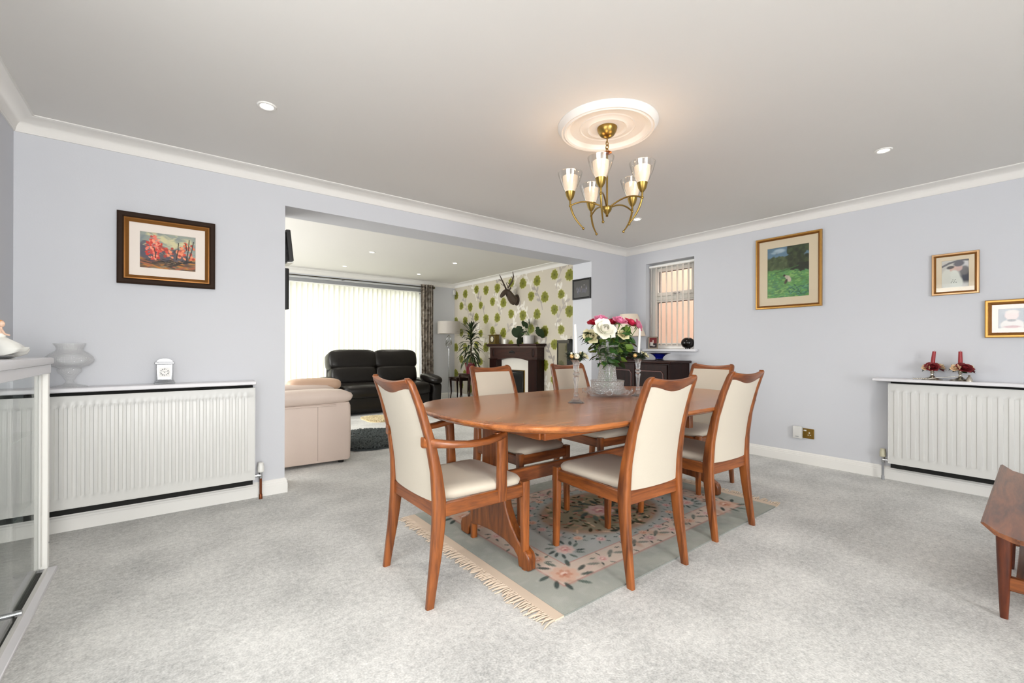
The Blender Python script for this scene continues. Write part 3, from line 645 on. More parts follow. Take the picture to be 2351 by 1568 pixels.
for i in range(46):                                     # border sprays
    side = R.random(); d = R.uniform(ob + .03, ib - .03)
    x, y = ((R.uniform(ob, W_ - ob), R.choice((d, H_ - d))) if side < .6 else (R.choice((d, W_ - d)), R.uniform(ob, H_ - ob)))
    c.ell(x, y, R.uniform(.03, .07), R.uniform(.014, .03), R.choice([(204, 172, 150), (196, 160, 140), (226, 206, 196), (214, 190, 180)]), R.uniform(0, 3), .6, .7)
for cx, cy in ((.235, .235), (W_ - .235, .235), (.235, H_ - .235), (W_ - .235, H_ - .235)): bloom(cx, cy, .082, 9, 1)
for cx, cy in ((.42, .42), (W_ - .42, .42), (.42, H_ - .42), (W_ - .42, H_ - .42)): bloom(cx, cy, .062, 11, 0)
for y in (.228, H_ - .228):
    for i, x in enumerate(np.linspace(.50, W_ - .50, 6)):
        bloom(x, y + R.uniform(-.012, .012), .040, 5, i % 3); c.ell(x + .085, y + .02, .035, .012, (98, 112, 106), .5, .5, .8); c.ell(x - .08, y - .01, .035, .012, (110, 122, 114), -.5, .5, .8)
for x in (.228, W_ - .228):
    for i, y in enumerate(np.linspace(.42, H_ - .42, 4)): bloom(x, y, .042, 6, (i + 1) % 3)
c.ell(W_ / 2, H_ / 2, .46, .33, (168, 140, 118), 0, .12, .9); c.ell(W_ / 2, H_ / 2, .40, .28, (140, 134, 112), 0, .12, .9)
for i in range(240):
    a = R.uniform(0, 6.3); q = R.random() ** .5; c.ell(W_ / 2 + .44 * q * math.cos(a), H_ / 2 + .31 * q * math.sin(a), R.uniform(.015, .035), R.uniform(.006, .014), R.choice([(66, 58, 44), (84, 88, 68), (172, 146, 118), (190, 138, 124), (58, 66, 58), (150, 110, 90), (206, 176, 150)]), R.uniform(0, 3), .5)
for i in range(22):
    a = 2 * PI * i / 22; bloom(W_ / 2 + .52 * math.cos(a), H_ / 2 + .40 * math.sin(a), .034, 5, i % 3)
bloom(W_ / 2, H_ / 2, .11, 12, 2)
c.build('woven_pile', RUG, lambda U, V: (RX0 + U, RY0 + V, np.full_like(U, RZ)), rug)
m = MB().b2((RX0, RY0, 0.0005), (RX1, RY1, RZ - .001)); m.build('rug_backing', mat('rug_edge', (140, 144, 138), 1.0), rug, 0)
FR = mat('rug_fringe', (218, 200, 180), 1.0)
for sx, x in ((-1, RX0), (1, RX1)):
    MB().b2((x, RY0, 0.0005), (x + sx * .05, RY1, .007)).build('woven_end', FR, rug, 0)
    m = MB(); k = int((RY1 - RY0) / .011)
    for i in range(k):
        y = RY0 + .006 + i * .011; x0 = x + sx * .048; L = R.uniform(.05, .085); dy = R.uniform(-.018, .018)
        p = [(x0 + sx * L * t, y + dy * t * t + R.uniform(-.003, .003), .004 + .003 * math.sin(3 * t)) for t in (0, .4, .75, 1)]
        m.tube(p, [.0035, .0042, .0036, .002], 5)
    m.build('fringe', FR, rug, 60)['kind'] = 'stuff'

# ------------------------------------------------------------------ dining table
TX0, TX1, TYC, TW, TZ = 1.065, 3.54, 1.94, .662, .757
tb = thing('dining_table', 'long teak extending dining table with rounded ends on trestle feet', 'table', (TX0, TYC, 0))
LT = TX1 - TX0
def outline(ins, n=22):
    b = TW - ins; pts = []
    for k, (a, sg) in enumerate(((.74, 1), (.52, -1))):
        cx = LT - a if sg > 0 else a
        for i in range(n + 1):
            th = -PI / 2 + PI * i / n; ca, sa = math.cos(th), math.sin(th); e = 2 / (2.1 if sg > 0 else 2.35)
            pts.append((cx + sg * (a - ins) * abs(ca) ** e, sg * b * math.copysign(abs(sa) ** e, sa)))
    return pts
rings = []
for z, ins in ((TZ - .034, .034), (TZ - .030, .022), (TZ - .022, .008), (TZ - .014, .001), (TZ - .008, .0), (TZ - .003, .003), (TZ, .008)): rings.append([(x, y, z) for x, y in outline(ins)])
MB().loft(rings).build('tabletop', TEAK_TOP, tb, 30)
fz0, fz1 = TZ - .092, TZ - .034
for y in (-.42, .42): MB().b2((.30, y - .012, fz0), (LT - .30, y + .012, fz1), .004).build('apron', TEAK_X, tb)
for x in (.30, LT - .30): MB().b2((x - .012, -.408, fz0), (x + .012, .408, fz1), .004).build('apron_end', TEAK_Y, tb)
half = [(.31, .0), (.312, .055), (.300, .082), (.275, .094), (.225, .125), (.17, .185), (.125, .27), (.10, .36), (.09, .45), (.085, fz0)]
under = [(.235, 0), (.225, .045), (.195, .072), (.12, .092), (0, .10)]
poly = half + [(-a, b) for a, b in half[::-1]] + [(-a, b) for a, b in under[:-1]] + under[::-1]
PZ = .012
for nm, x in (('pedestal', .328), ('pedestal', LT - .33)):
    o = MB().prism([(u, v + PZ if v < .2 else v) for u, v in poly], lambda u, v, q: (q, u, v), -.026, .026).build(nm, TEAK_Z, tb, 30); o.location = (x, 0, 0)
    bv = o.modifiers.new('soft', 'BEVEL'); bv.width = .008; bv.segments = 2; bv.limit_method = 'ANGLE'
MB().b2((.34, -.016, .338), (LT - .36, .016, .415), .005).build('stretcher', TEAK_X, tb)

# ------------------------------------------------------------------ dining chairs
def make_chair(name, label, ws=1.0, arms=False):
    t = thing(name, label, 'chair', (0, 0, 0), 0, 'teak dining chairs round the table')
    PX = [(0, .205), (.33, .199), (.43, .197), (.55, .192), (.70, .184), (.85, .175), (.94, .170), (.952, .168), (.960, .163), (.965, .156)]
    PY = [(0, -.247), (.08, -.236), (.2, -.218), (.33, -.203), (.43, -.199), (.55, -.208), (.70, -.235), (.85, -.279), (.94, -.314), (.966, -.326)]
    WX = [(0, .024), (.15, .030), (.33, .036), (.43, .038), (.7, .034), (.94, .031), (.952, .029), (.960, .022), (.965, .012)]
    WY = [(0, .034), (.15, .044), (.33, .056), (.43, .058), (.55, .048), (.7, .040), (.94, .030), (.966, .020)]
    zz = [0, .06, .12, .2, .28, .35, .40, .44, .50, .56, .63, .70, .77, .84, .90, .94, .952, .960, .965]
    fz = [(0, .026), (.2, .032), (.44, .038)]
    for sx in (-1, 1):
        MB().loft([[(sx * lerp(PX, z) * ws + x, lerp(PY, z) + y, z) for x, y in rr(lerp(WX, z), lerp(WY, z), .45)] for z in zz]).build('leg', TEAK_Z, t, 50)
        MB().loft([[(sx * (.203 * ws + .003 * (z < .1)) + x, .268 + .006 * (1 - z / .44) + y, z) for x, y in rr(lerp(fz, z), lerp(fz, z) + .006, .35)] for z in (0, .1, .25, .36, .43, .442)]).build('leg', TEAK_Z, t, 50)
        MB().b2((sx * .203 * ws - .011, -.18, .368), (sx * .203 * ws + .011, .258, .430), .005).build('side_rail', TEAK_Y, t)
    MB().b2((-.19 * ws, -.216, .362), (.19 * ws, -.190, .432), .005).build('rear_rail', TEAK_X, t)
    MB().b2((-.19 * ws, .258, .372), (.19 * ws, .281, .430), .005).build('front_rail', TEAK_X, t)
    # upholstered seat pad
    rings = []
    for z, ins in ((.424, .006), (.436, .0), (.450, .0), (.461, .008), (.468, .026), (.473, .07), (.475, .13)):
        pts = []
        for x, y in rr(.386 * ws - 2 * ins, .452 - 2 * ins, .28, 5):
            k = 1.0 + .07 * (y / .23); pts.append((x * k, y + .045, z + .004 * math.cos(x * 6)))
        rings.append(pts)
    MB().loft(rings).build('seat', CREAM, t, 60)
    # padded back panel between the posts
    rings = []
    for z in [.43, .47, .53, .6, .67, .74, .81, .87, .917]:
        hw = (lerp(PX, z)) * ws - .010; y0 = lerp(PY, z); ring = []
        for s_ in np.linspace(-1, 1, 9): ring.append((s_ * hw, y0 + .012 + .006 * (1 - s_ ** 4) - .014 * (1 - s_ * s_), z))
        for s_ in np.linspace(1, -1, 9): ring.append((s_ * hw, y0 - .010 - .005 * (1 - s_ ** 4) - .014 * (1 - s_ * s_), z))
        rings.append(ring)
    MB().loft(rings).build('backrest', CREAM, t, 60)
    # yoke shaped top rail
    rings = []
    for s_ in np.linspace(-1, 1, 17):
        zt = .9465 + .0165 * s_ ** 2; zb = .903 - .0135 * math.cos(PI * s_); yt = lerp(PY, zt) - .020 * (1 - s_ * s_); yb = lerp(PY, zb) - .020 * (1 - s_ * s_)
        x = s_ * .164 * ws; q = .0145
        rings.append([(x, yb - q, zb + .004), (x, yb - q * .3, zb), (x, yb + q * .5, zb), (x, yb + q, zb + .004), (x, yt + q, zt - .006), (x, yt + q * .4, zt), (x, yt - q * .4, zt), (x, yt - q, zt - .006)])
    MB().loft(rings).build('top_rail', TEAK_X, t, 60)
    if arms:
        for sx in (-1, 1):
            P = [(-.262, .690, .192), (-.225, .686, .212), (-.15, .676, .236), (-.06, .668, .250), (.03, .670, .252), (.10, .682, .246), (.135, .690, .240)]
            rings = []
            for i, (y, z, x) in enumerate(P):
                wv = (.034, .046, .050, .048, .046, .048, .044)[i]; hv = (.046, .040, .030, .026, .028, .032, .030)[i]
                rings.append([(sx * (x * 1.0 + a), y, z + b) for a, b in rr(wv, hv, .7, 4)])
            MB().loft(rings).build('arm', TEAK_Y, t, 60)
            rings = []
            for z, y, x, wx, wy in ((.372, .128, .232, .024, .046), (.43, .126, .234, .026, .052), (.5, .124, .236, .028, .050), (.58, .122, .238, .030, .044), (.65, .118, .240, .032, .046), (.685, .110, .241, .034, .056), (.70, .104, .241, .026, .046)):
                rings.append([(sx * x + a, y + b, z) for a, b in rr(wx, wy, .5)])
            MB().loft(rings).build('arm_post', TEAK_Z, t, 50)
    return t
ch = make_chair('dining_chair', 'teak side chair in front of the table, beside the carver, closest to the camera')
ch.location = (1.878, 1.487, .0); ch.rotation_euler = (0, 0, math.radians(-3))
cv_ = make_chair('carver_chair', 'teak carver armchair with curved arms at the rounded table end', 1.13, True)
cv_.location = (1.112, 1.903, .0); cv_.rotation_euler = (0, 0, -PI / 2)
dup(ch, (2.668, 1.505, 0), math.radians(-3), 'teak side chair seen from behind by the wall with the brass socket')
dup(ch, (1.905, 2.385, 0), math.radians(181), 'teak side chair facing us across the table in front of the fireplace')
dup(ch, (2.70, 2.40, 0), math.radians(177), 'teak side chair facing us behind the first glass candlestick')
dup(ch, (3.385, 1.945, 0), math.radians(90), 'teak side chair at the far table end in front of the sideboard')

# ------------------------------------------------------------------ ceiling rose and chandelier
CX, CYY = 2.028, 1.703
rs_ = MB().lathe([(0, -.012), (.10, -.012), (.112, -.020), (.124, -.014), (.150, -.010), (.156, -.014), (.162, -.010), (.215, -.012), (.226, -.020), (.236, -.032), (.248, -.036), (.258, -.030), (.266, -.034), (.275, -.026), (.282, -.012), (.288, -.006), (.288, 0), (0, 0)], 64, (CX, CYY, ZC), cap=False)
tag(rs_.build('ceiling_rose', CORN, None, 30), 'round white plaster ceiling rose above the brass chandelier', 'ceiling rose')
cl = thing('chandelier', 'five-arm brass chandelier with clear glass shades over the table', 'chandelier', (CX, CYY, ZC - .012))
MB().lathe([(.058, 0), (.058, -.006), (.054, -.022), (.040, -.044), (.020, -.056), (.006, -.060)], 28).build('canopy', BRASS, cl)
m = MB(); m.tube([(0, 0, -.056), (0, 0, -.085)], .004, 8)
m.tube([(.010 * math.cos(a), 0, -.093 + .013 * math.sin(a)) for a in np.linspace(0, 2 * PI, 13)[:-1]], .0028, 6, loop=True)
m.tube([(0, .010 * math.cos(a), -.112 + .013 * math.sin(a)) for a in np.linspace(0, 2 * PI, 13)[:-1]], .0028, 6, loop=True)
m.tube([(.008 * math.cos(a), 0, -.131 + .012 * math.sin(a)) for a in np.linspace(0, 2 * PI, 13)[:-1]], .0028, 6, loop=True)
m.build('chain', BRASS, cl, 60)
MB().lathe([(.004, -.136), (.026, -.144), (.027, -.148), (.012, -.155), (.006, -.158)], 20).build('drip_disc', mat('copper_brass', (188, 112, 60), .25, metal=1), cl)
MB().tube([(0, 0, -.15), (0, 0, -.47)], .0058, 10).build('rod', BRASS, cl, 60)
MB().lathe([(.006, -.455), (.026, -.462), (.028, -.478), (.022, -.490), (.012, -.502), (.006, -.512), (.009, -.517), (.0, -.523)], 20).build('hub', BRASS, cl)
first = {}
def chand_part(nm, mb, mt, i, a, sm=50):
    if nm not in first:
        o = mb().build(nm, mt, cl, sm); first[nm] = o; o.rotation_euler = (0, 0, a); return o
    return share(first[nm], nm, cl, (0, 0, 0), (0, 0, a))
ra_ = .215
def arm_mb():
    m = MB(); P = [(.012 + (ra_ - .012) * t, 0, -.470 + .055 * math.sin(t * 2.0) - .034 * t * t) for t in np.linspace(0, 1, 12)]
    m.tube(P, .0048, 8); z0 = P[-1][2]
    Q = [(ra_ - .075 * (t ** 2.2), 0, z0 + .035 - .165 * t) for t in np.linspace(0, 1, 10)]
    m.tube(Q, [.006] * 6 + [.0055, .005, .0045, .004], 8); m.sphere((Q[-1][0] - .002, 0, Q[-1][2] - .004), .008, 10, 6); m.sphere((ra_, 0, z0), .008, 10, 6); return m
zc0 = -.470 + .055 * math.sin(2) - .034
for i in range(5):
    a = math.radians(-37.87 + 105 + 72 * i)
    chand_part('arm', arm_mb, BRASS, i, a)
    chand_part('lamp_cup', lambda: MB().lathe([(.007, zc0 + .03), (.012, zc0 + .036), (.022, zc0 + .052), (.029, zc0 + .078), (.030, zc0 + .082), (.026, zc0 + .080), (.010, zc0 + .070)], 20, (ra_, 0, 0)), BRASS, i, a)
    chand_part('lit_tube', lambda: MB().lathe([(.028, zc0 + .082), (.036, zc0 + .105), (.042, zc0 + .140), (.044, zc0 + .172), (.041, zc0 + .172), (.038, zc0 + .140), (.032, zc0 + .105), (.020, zc0 + .086)], 24, (ra_, 0, 0)), GLOW, i, a)
    chand_part('glass_shade', lambda: MB().lathe([(.027, zc0 + .078), (.040, zc0 + .100), (.057, zc0 + .140), (.069, zc0 + .180), (.072, zc0 + .193), (.0705, zc0 + .193), (.0675, zc0 + .180), (.0555, zc0 + .140), (.0385, zc0 + .100), (.0255, zc0 + .080)], 28, (ra_, 0, 0), cap=False), GLASS_SH, i, a)
    l = bpy.data.lights.new('bulb', 'POINT'); l.energy = 0.3; l.color = (1, .78, .55); l.shadow_soft_size = .02
    b = bpy.data.objects.new('bulb', l); COL.objects.link(b); b.parent = cl; b.location = (ra_ * math.cos(a), ra_ * math.sin(a), zc0 + .16)

# ------------------------------------------------------------------ recessed ceiling lights
dl = None
for (x, y, z), lb in (((.415, 2.695, ZC), 'recessed ceiling light near the autumn painting wall'), ((3.702, .792, ZC), 'recessed ceiling light above the small gold frames'), ((3.723, 2.739, ZC), 'recessed ceiling light just behind the chandelier arms'),
                      ((2.382, 6.446, ZC2), 'recessed light in the living room ceiling, nearer row towards the opening edge'), ((2.412, 7.839, ZC2), 'recessed light in the living room ceiling, far row over the blind'),
                      ((3.772, 6.407, ZC2), 'recessed light in the living room ceiling, nearer row towards the wallpaper'), ((3.782, 7.777, ZC2), 'recessed light in the living room ceiling, far row near the curtain')):
    if dl is None:
        dl = thing('ceiling_light', lb, 'ceiling light', (x, y, z), 0, 'recessed ceiling lights')
        MB().lathe([(.030, -.002), (.034, -.006), (.043, -.006), (.047, -.002), (.047, 0), (.030, 0)], 28, cap=False).build('trim_ring', TRIM, dl)
        MB().lathe([(0, -.003), (.031, -.003), (.031, -.001), (0, -.001)], 24).build('lens', LED, dl)
    else: dup(dl, (x, y, z), 0, lb)
    l = bpy.data.lights.new('downlight_beam', 'SPOT'); l.energy = 26; l.color = (1, .92, .82); l.spot_size = math.radians(110); l.spot_blend = .9; l.shadow_soft_size = .03
    b = bpy.data.objects.new('downlight_beam', l); COL.objects.link(b); b.location = (x, y, z - .012)

for x, y in ((.415, .792), (.415, -1.15)):      # the same row of ceiling lights carries on behind the camera
    l = bpy.data.lights.new('downlight_beam', 'SPOT'); l.energy = 26; l.color = (1, .92, .82); l.spot_size = math.radians(110); l.spot_blend = .9; l.shadow_soft_size = .03
    b = bpy.data.objects.new('downlight_beam', l); COL.objects.link(b); b.location = (x, y, ZC - .012)
# ------------------------------------------------------------------ flowers and leaves (shared meshes)
def petal_bloom(R, seed=0, openn=1.0):
    m = MB(); q = random.Random(seed)
    for k, (rr_, n, hh, ow) in enumerate(((.16, 3, 1.0, .0), (.33, 4, 1.0, .03), (.52, 5, .95, .10), (.74, 5, .84, .22), (.98, 6, .62, .44))):
        for i in range(n):
            a0 = 2 * PI * i / n + k * .7 + q.uniform(-.15, .15); wd = PI / n * 1.35; hk = hh * q.uniform(.9, 1.05)
            def f(u, v, a0=a0, wd=wd, rr_=rr_, hk=hk, ow=ow):
                s = (u - .5) * 2; a = a0 + s * wd * math.sin(PI * (.12 + .62 * v)); top = 1 - .16 * s * s
                vv = v * top; rad = R * rr_ * (math.sin(vv * 1.5) ** .7 * (1 + (ow if ow > .2 else ow - .45) * openn * vv ** 3) + .03) * (1 + .05 * math.sin(5 * s + i) * vv); z = R * (hk * 1.15 * vv - .5 * ow * openn * max(0, vv - .65) ** 2 * 4)
                return (rad * math.cos(a), rad * math.sin(a), z)
            m.grid(f, 5, 6)
    return m
def leaf_mb(L, Wd, fold=.25, droop=.3, nu=5, nv=8, stalk=.0, wave=0.0):
    """leaf along +y from origin"""
    m = MB()
    def f(u, v):
        s = (u - .5) * 2; w_ = Wd / 2 * (math.sin(PI * v ** .8) ** .9 + .02 * (1 - v)); y = stalk + L * v
        return (s * w_, y, -abs(s) * -w_ * fold - droop * L * v * v + wave * math.sin(v * 14) * abs(s) * Wd)
    m.grid(f, nu, nv)
    if stalk: m.tube([(0, 0, 0), (0, stalk * 1.15, 0)], .0016, 5)
    return m
def euler_to(d, roll=0.0):
    """rotation sending local +y to direction d"""
    q = Vector((0, 1, 0)).rotation_difference(Vector(d).normalized()); e = q.to_matrix() @ Matrix.Rotation(roll, 3, 'Y'); return e.to_euler()
def euler_z(d): return Vector((0, 0, 1)).rotation_difference(Vector(d).normalized()).to_euler()
PETAL = {'white': mat('white_petal', (244, 242, 228), .6), 'cream': mat('cream_petal', (238, 230, 188), .6), 'red': mat('crimson_petal', (196, 28, 56), .55, noise=.25, nscale=25), 'pink': mat('pink_petal', (238, 142, 178), .55, noise=.12, nscale=30),
         'cerise': mat('cerise_petal', (214, 50, 88), .55, noise=.35, nscale=22), 'dark': mat('dark_red_petal', (112, 14, 22), .6, noise=.25, nscale=40), 'peach': mat('peach_petal', (226, 196, 158), .6)}
BLOOM = [petal_bloom(1.0, s).mesh('bloom', None, 180, False) for s in range(3)]
def bloom_obj(name, parent, loc, d, R, m, k=0):
    me = bpy.data.meshes.get('bloom_%s_%d' % (m.name, k)) or None
    if me is None: me = BLOOM[k].copy(); me.name = 'bloom_%s_%d' % (m.name, k); me.materials.clear(); me.materials.append(m)
    o = bpy.data.objects.new(name, me); COL.objects.link(o); o.parent = parent; o.location = loc; o.rotation_euler = euler_z(d); o.scale = (R, R, R); return o
LEAFM = {}
def leaf_obj(name, parent, loc, d, m, L, Wd, roll=0.0, **kw):
    key = (m.name, round(L, 3), round(Wd, 3))
    if key not in LEAFM: LEAFM[key] = leaf_mb(L, Wd, **kw).mesh('leaf', m, 180, False)
    o = bpy.data.objects.new(name, LEAFM[key]); COL.objects.link(o); o.parent = parent; o.location = loc; o.rotation_euler = euler_to(d, roll); return o

# ------------------------------------------------------------------ on the dining table: vase of roses, bowl, dish, candlesticks
VX, VY, VZ = 2.462, 2.062, TZ
def cutlathe(prof, n, nb, amp, z0, z1):
    """lathe whose wall is faceted with diamond cuts between heights z0 and z1"""
    rings = []
    for i, (r, z) in enumerate(prof):
        ring = []
        for j in range(n):
            a = 2 * PI * j / n; k = amp if z0 <= z <= z1 else 0; q = r * (1 - k * abs(math.sin(nb * a / 2 + (z - z0) * 130)) * abs(math.sin(nb * a / 2 - (z - z0) * 130)))
            ring.append((q * math.cos(a), q * math.sin(a), z))
        rings.append(ring)
    return MB().loft(rings, cap=False)
dish = thing('crystal_dish', 'wide scalloped crystal dish under the vase of roses', 'dish', (VX, VY, VZ))
def dfn(u, v):
    a = 2 * PI * u; r = .018 + .145 * v; k = .5 + .5 * math.cos(8 * a); lip = max(0, v - .72) / .28
    return ((r + .016 * lip * k) * math.cos(a), (r + .016 * lip * k) * math.sin(a), .004 + .006 * v + lip ** 1.4 * (.010 + .028 * k))
o = MB().grid(dfn, 97, 14).build('dish_plate', CRYS_FINE, dish, 180, False); o.modifiers.new('thick', 'SOLIDIFY').thickness = .005
m = MB()
for i in range(8):
    a = 2 * PI * i / 8; ra2 = .170; m.tube([((ra2 + .002) * math.cos(a) - .020 * math.cos(b) * math.sin(a), (ra2 + .002) * math.sin(a) + .020 * math.cos(b) * math.cos(a), .036 + .016 * math.sin(b)) for b in np.linspace(0, 2 * PI, 15)[:-1]], .0035, 6, loop=True)
m.build('loop_rim', CRYS, dish, 180)
pr = [(0, .0), (.098, .0), (.106, .006), (.110, .02)] + [(.111 + .006 * (z - .02) / .07, z) for z in np.linspace(.025, .088, 30)] + [(.120, .096), (.115, .097), (.106, .088), (.100, .03), (.085, .012), (0, .010)]
b = cutlathe(pr, 144, 24, .06, .024, .089).build('crystal_bowl', CRYS_CUT, None, 30, loc=(VX, VY, VZ + .013)); tag(b, 'round straight-sided cut crystal bowl standing around the foot of the vase', 'bowl')
zs = np.linspace(.012, .205, 70)
vp = [(0, 0), (.070, 0), (.077, .006)] + [(.078 - .020 * math.sin(PI / 2 * ((z - .012) / .193) ** 1.3), z) for z in zs] + [(.060, .225), (.066, .26), (.076, .30), (.088, .335), (.084, .336), (.072, .30), (.061, .26), (.054, .225), (.053, .205), (.060, .13), (.068, .04), (.05, .022), (0, .02)]
vz = cutlathe(vp, 144, 24, .08, .03, .2).build('crystal_vase', CRYS_CUT, None, 30, loc=(VX, VY, VZ + .024)); tag(vz, 'tall waisted cut crystal vase holding the roses on the table', 'vase')
tag(MB().lathe([(0, .0), (.050, 0), (.060, .02), (.055, .10), (.047, .16), (0, .162)], 28).build('vase_water', crystal('water', clear=.7, tint=(.96, 1, .95)), vz), None).location = (0, 0, .024)
DV = 3.152
def at_view(px, py, dep):                     # a point of the flower spray, measured off the photo once, as a world position
    u = (px - 1174.86) / F_PX; v = -(py - CY) / F_PX; p = (fw + rt * u + up * v) * dep; return Vector((p.x, p.y, p.z + H_CAM))
ROSES = [('white', 1388, 754, 3.00, .060, 'big white rose at the front of the vase'), ('cream', 1356, 771, 3.08, .044, 'cream rose leaning out low beside the first candle'), ('red', 1364, 739, 3.16, .040, 'crimson rose under the pink one at the side towards the opening'), ('pink', 1378, 730, 3.13, .036, 'pale pink rose standing above the crimson and white ones'),
         ('red', 1404, 738, 3.17, .038, 'small crimson rose behind the white rose'), ('pink', 1423, 735, 3.12, .042, 'pink rose in the middle of the top row'), ('cerise', 1449, 740, 3.15, .043, 'cerise and pink open rose in front of the lampshade'), ('pink', 1466, 746, 3.13, .036, 'pale pink rose drooping over the second candle'), ('cream', 1431, 766, 3.06, .034, 'small cream rose half hidden among the leaves')]
R = random.Random(31); LG = [GREEN, GREEN, GREEN_D, GREEN_L]
for i, (c_, px, py, dep, rad, lb) in enumerate(ROSES):
    hd = at_view(px, py, dep); t = thing('rose', lb, 'rose', (VX, VY, VZ + .06), 0, 'roses in the crystal vase'); h = hd - Vector((VX, VY, VZ + .06))
    b0 = Vector((R.uniform(-.025, .025), R.uniform(-.025, .025), .0)); nk = Vector((h.x * .22, h.y * .22, .19)); P = []
    for q in np.linspace(0, 1, 12): P.append(b0 * (1 - q) ** 2 + nk * 2 * q * (1 - q) * 1.0 + h * q * q)
    d = (P[-1] - P[-3]).normalized(); tilt = (d + Vector((-.25, -.45, .1))).normalized() if i != 7 else Vector((.6, -.5, .3)); tilt = tilt if c_ not in ('white', 'cream') else Vector((-.35, -.75, .45))
    bloom_obj('bloom', t, h - tilt.normalized() * rad * .55, tilt, rad, PETAL[c_], i % 3)
    MB().tube(P, .0026, 6).build('stem', STEM, t, 60)
    m = MB()
    for j in range(5):
        a = 2 * PI * j / 5; mm = leaf_mb(rad * .9, rad * .28, droop=.5, nu=3, nv=5); Rm = euler_z(tilt).to_matrix(); r2_ = Rm @ Matrix.Rotation(a, 3, 'Z'); m.add([r2_ @ Vector(p) + h - tilt.normalized() * rad * .62 for p in mm.v], mm.f)
    m.build('sepals', GREEN_L, t, 180, False)
    for j in range(7):
        q = R.uniform(.45, .76); p = P[int(q * 11)]; a = R.uniform(0, 2 * PI); dd = Vector((math.cos(a), math.sin(a), R.uniform(-.5, .35)))
        leaf_obj('leaf', t, p, dd, R.choice(LG), R.choice((.055, .065, .075)), R.choice((.036, .044)), R.uniform(-.5, .5), stalk=.03, droop=.25)
for px, py, dep in ((1352, 800, 3.05), (1372, 815, 3.0), (1398, 822, 2.98), (1425, 800, 3.0), (1444, 775, 3.05), (1410, 790, 2.98), (1437, 812, 3.02), (1340, 818, 3.08), (1385, 790, 3.0)): pass
spray = thing('foliage_spray', 'mass of green rose leaves spilling over the rim of the vase', 'foliage', (VX, VY, VZ + .32), 0)
MB().tube([(0, 0, -.26), (.01, 0, 0), (.015, -.01, .12)], .003, 6).build('stem', STEM, spray)
for j in range(120):
    a = R.uniform(0, 2 * PI); q = R.random() ** .5 * .155; z = R.uniform(-.02, .155); p = Vector((q * math.cos(a), q * math.sin(a), z)); dd = Vector((math.cos(a) + R.uniform(-.6, .6), math.sin(a) + R.uniform(-.6, .6), R.uniform(-.9, .4)))
    leaf_obj('leaf', spray, p - dd.normalized() * .03, dd, R.choice(LG), R.choice((.055, .065, .075)), R.choice((.036, .044)), R.uniform(-.6, .6), stalk=.03, droop=.25)

cs = thing('crystal_candlestick', 'tall crystal candlestick standing closer to the table front, before the vase', 'candlestick', (1.976, 1.899, TZ), 0, 'crystal candlesticks')
MB().lathe([(.050, 0), (.052, .003), (.030, .014), (.024, .022), (.022, .03), (.012, .042), (.016, .050), (.016, .058), (.010, .064), (.011, .09), (.014, .13), (.019, .150), (.0195, .158), (.012, .166), (.021, .174), (.021, .182), (.013, .190), (.017, .20), (.019, .23), (.024, .252), (.040, .268), (.038, .268), (.020, .250), (.012, .24), (0, .238)], 8, cap=True).build('fluted_stem', CRYS, cs, 0)
dup(cs, (2.612, 1.912, TZ), .3, 'tall crystal candlestick farther along, on the side of the scalloped dish away from the fireplace')
for k, (x, y) in enumerate(((1.976, 1.899), (2.612, 1.912))):
    tx = .012 if k else -.006
    o = MB().tube([(0, 0, .236), (tx * .5, -tx * .3, .36), (tx, -tx * .6, .482)], [.0105, .0095, .0075], 12).build('taper_candle', WAX_W, None, 60, loc=(x, y, TZ)); tag(o, ('white taper candle in the closer crystal candlestick', 'white taper candle in the farther crystal candlestick')[k], 'candle', 'white taper candles')
    g = thing('candle_ring', ('evergreen candle ring with cream and gold baubles on the closer candlestick', 'evergreen candle ring with a white flower on the farther candlestick')[k], 'candle ring', (x, y, TZ + .275), 0, 'evergreen candle rings')
    m = MB()
    for j in range(420):
        a = R.uniform(0, 2 * PI); q = R.uniform(.018, .046); d = Vector((math.cos(a) + R.uniform(-.5, .5), math.sin(a) + R.uniform(-.5, .5), R.uniform(-.5, .7))).normalized(); p = Vector((q * math.cos(a), q * math.sin(a), R.uniform(-.008, .022)))
        L = R.uniform(.026, .048); s_ = d.cross(Vector((0, 0, 1))).normalized() * R.uniform(.003, .007); m.add([p, p + d * L * .5 + s_, p + d * L, p + d * L * .5 - s_], [(0, 1, 2, 3)])
    m.tube([(.03 * math.cos(a), .03 * math.sin(a), 0) for a in np.linspace(0, 2 * PI, 17)[:-1]], .008, 6, loop=True); m.build('evergreen_sprigs', mat('fir_green', (52, 70, 48), .6, noise=.3, nscale=40), g, 0, False)['kind'] = 'stuff'
    BA = mat('cream_bauble', (238, 232, 208), .25); BG = mat('gold_bauble', (206, 170, 110), .3, metal=.4)
    e1 = -rt
    for dx, dz, rad, mm in (((-.034, .012, .013, BG), (-.003, .012, .0175, BA), (-.036, .03, .007, BA)) if k == 0 else ((-.036, .012, .015, BG),)):
        MB().sphere((0, 0, 0), rad, 14, 9).build('bauble', mm, g, 60, loc=tuple(rt * dx - fw * .052 + Vector((0, 0, dz))))
    bloom_obj('flower', g, tuple(rt * .038 - fw * .012 + Vector((0, 0, .006))), (.2, -.6, .8), .026, PETAL['cream'], k)

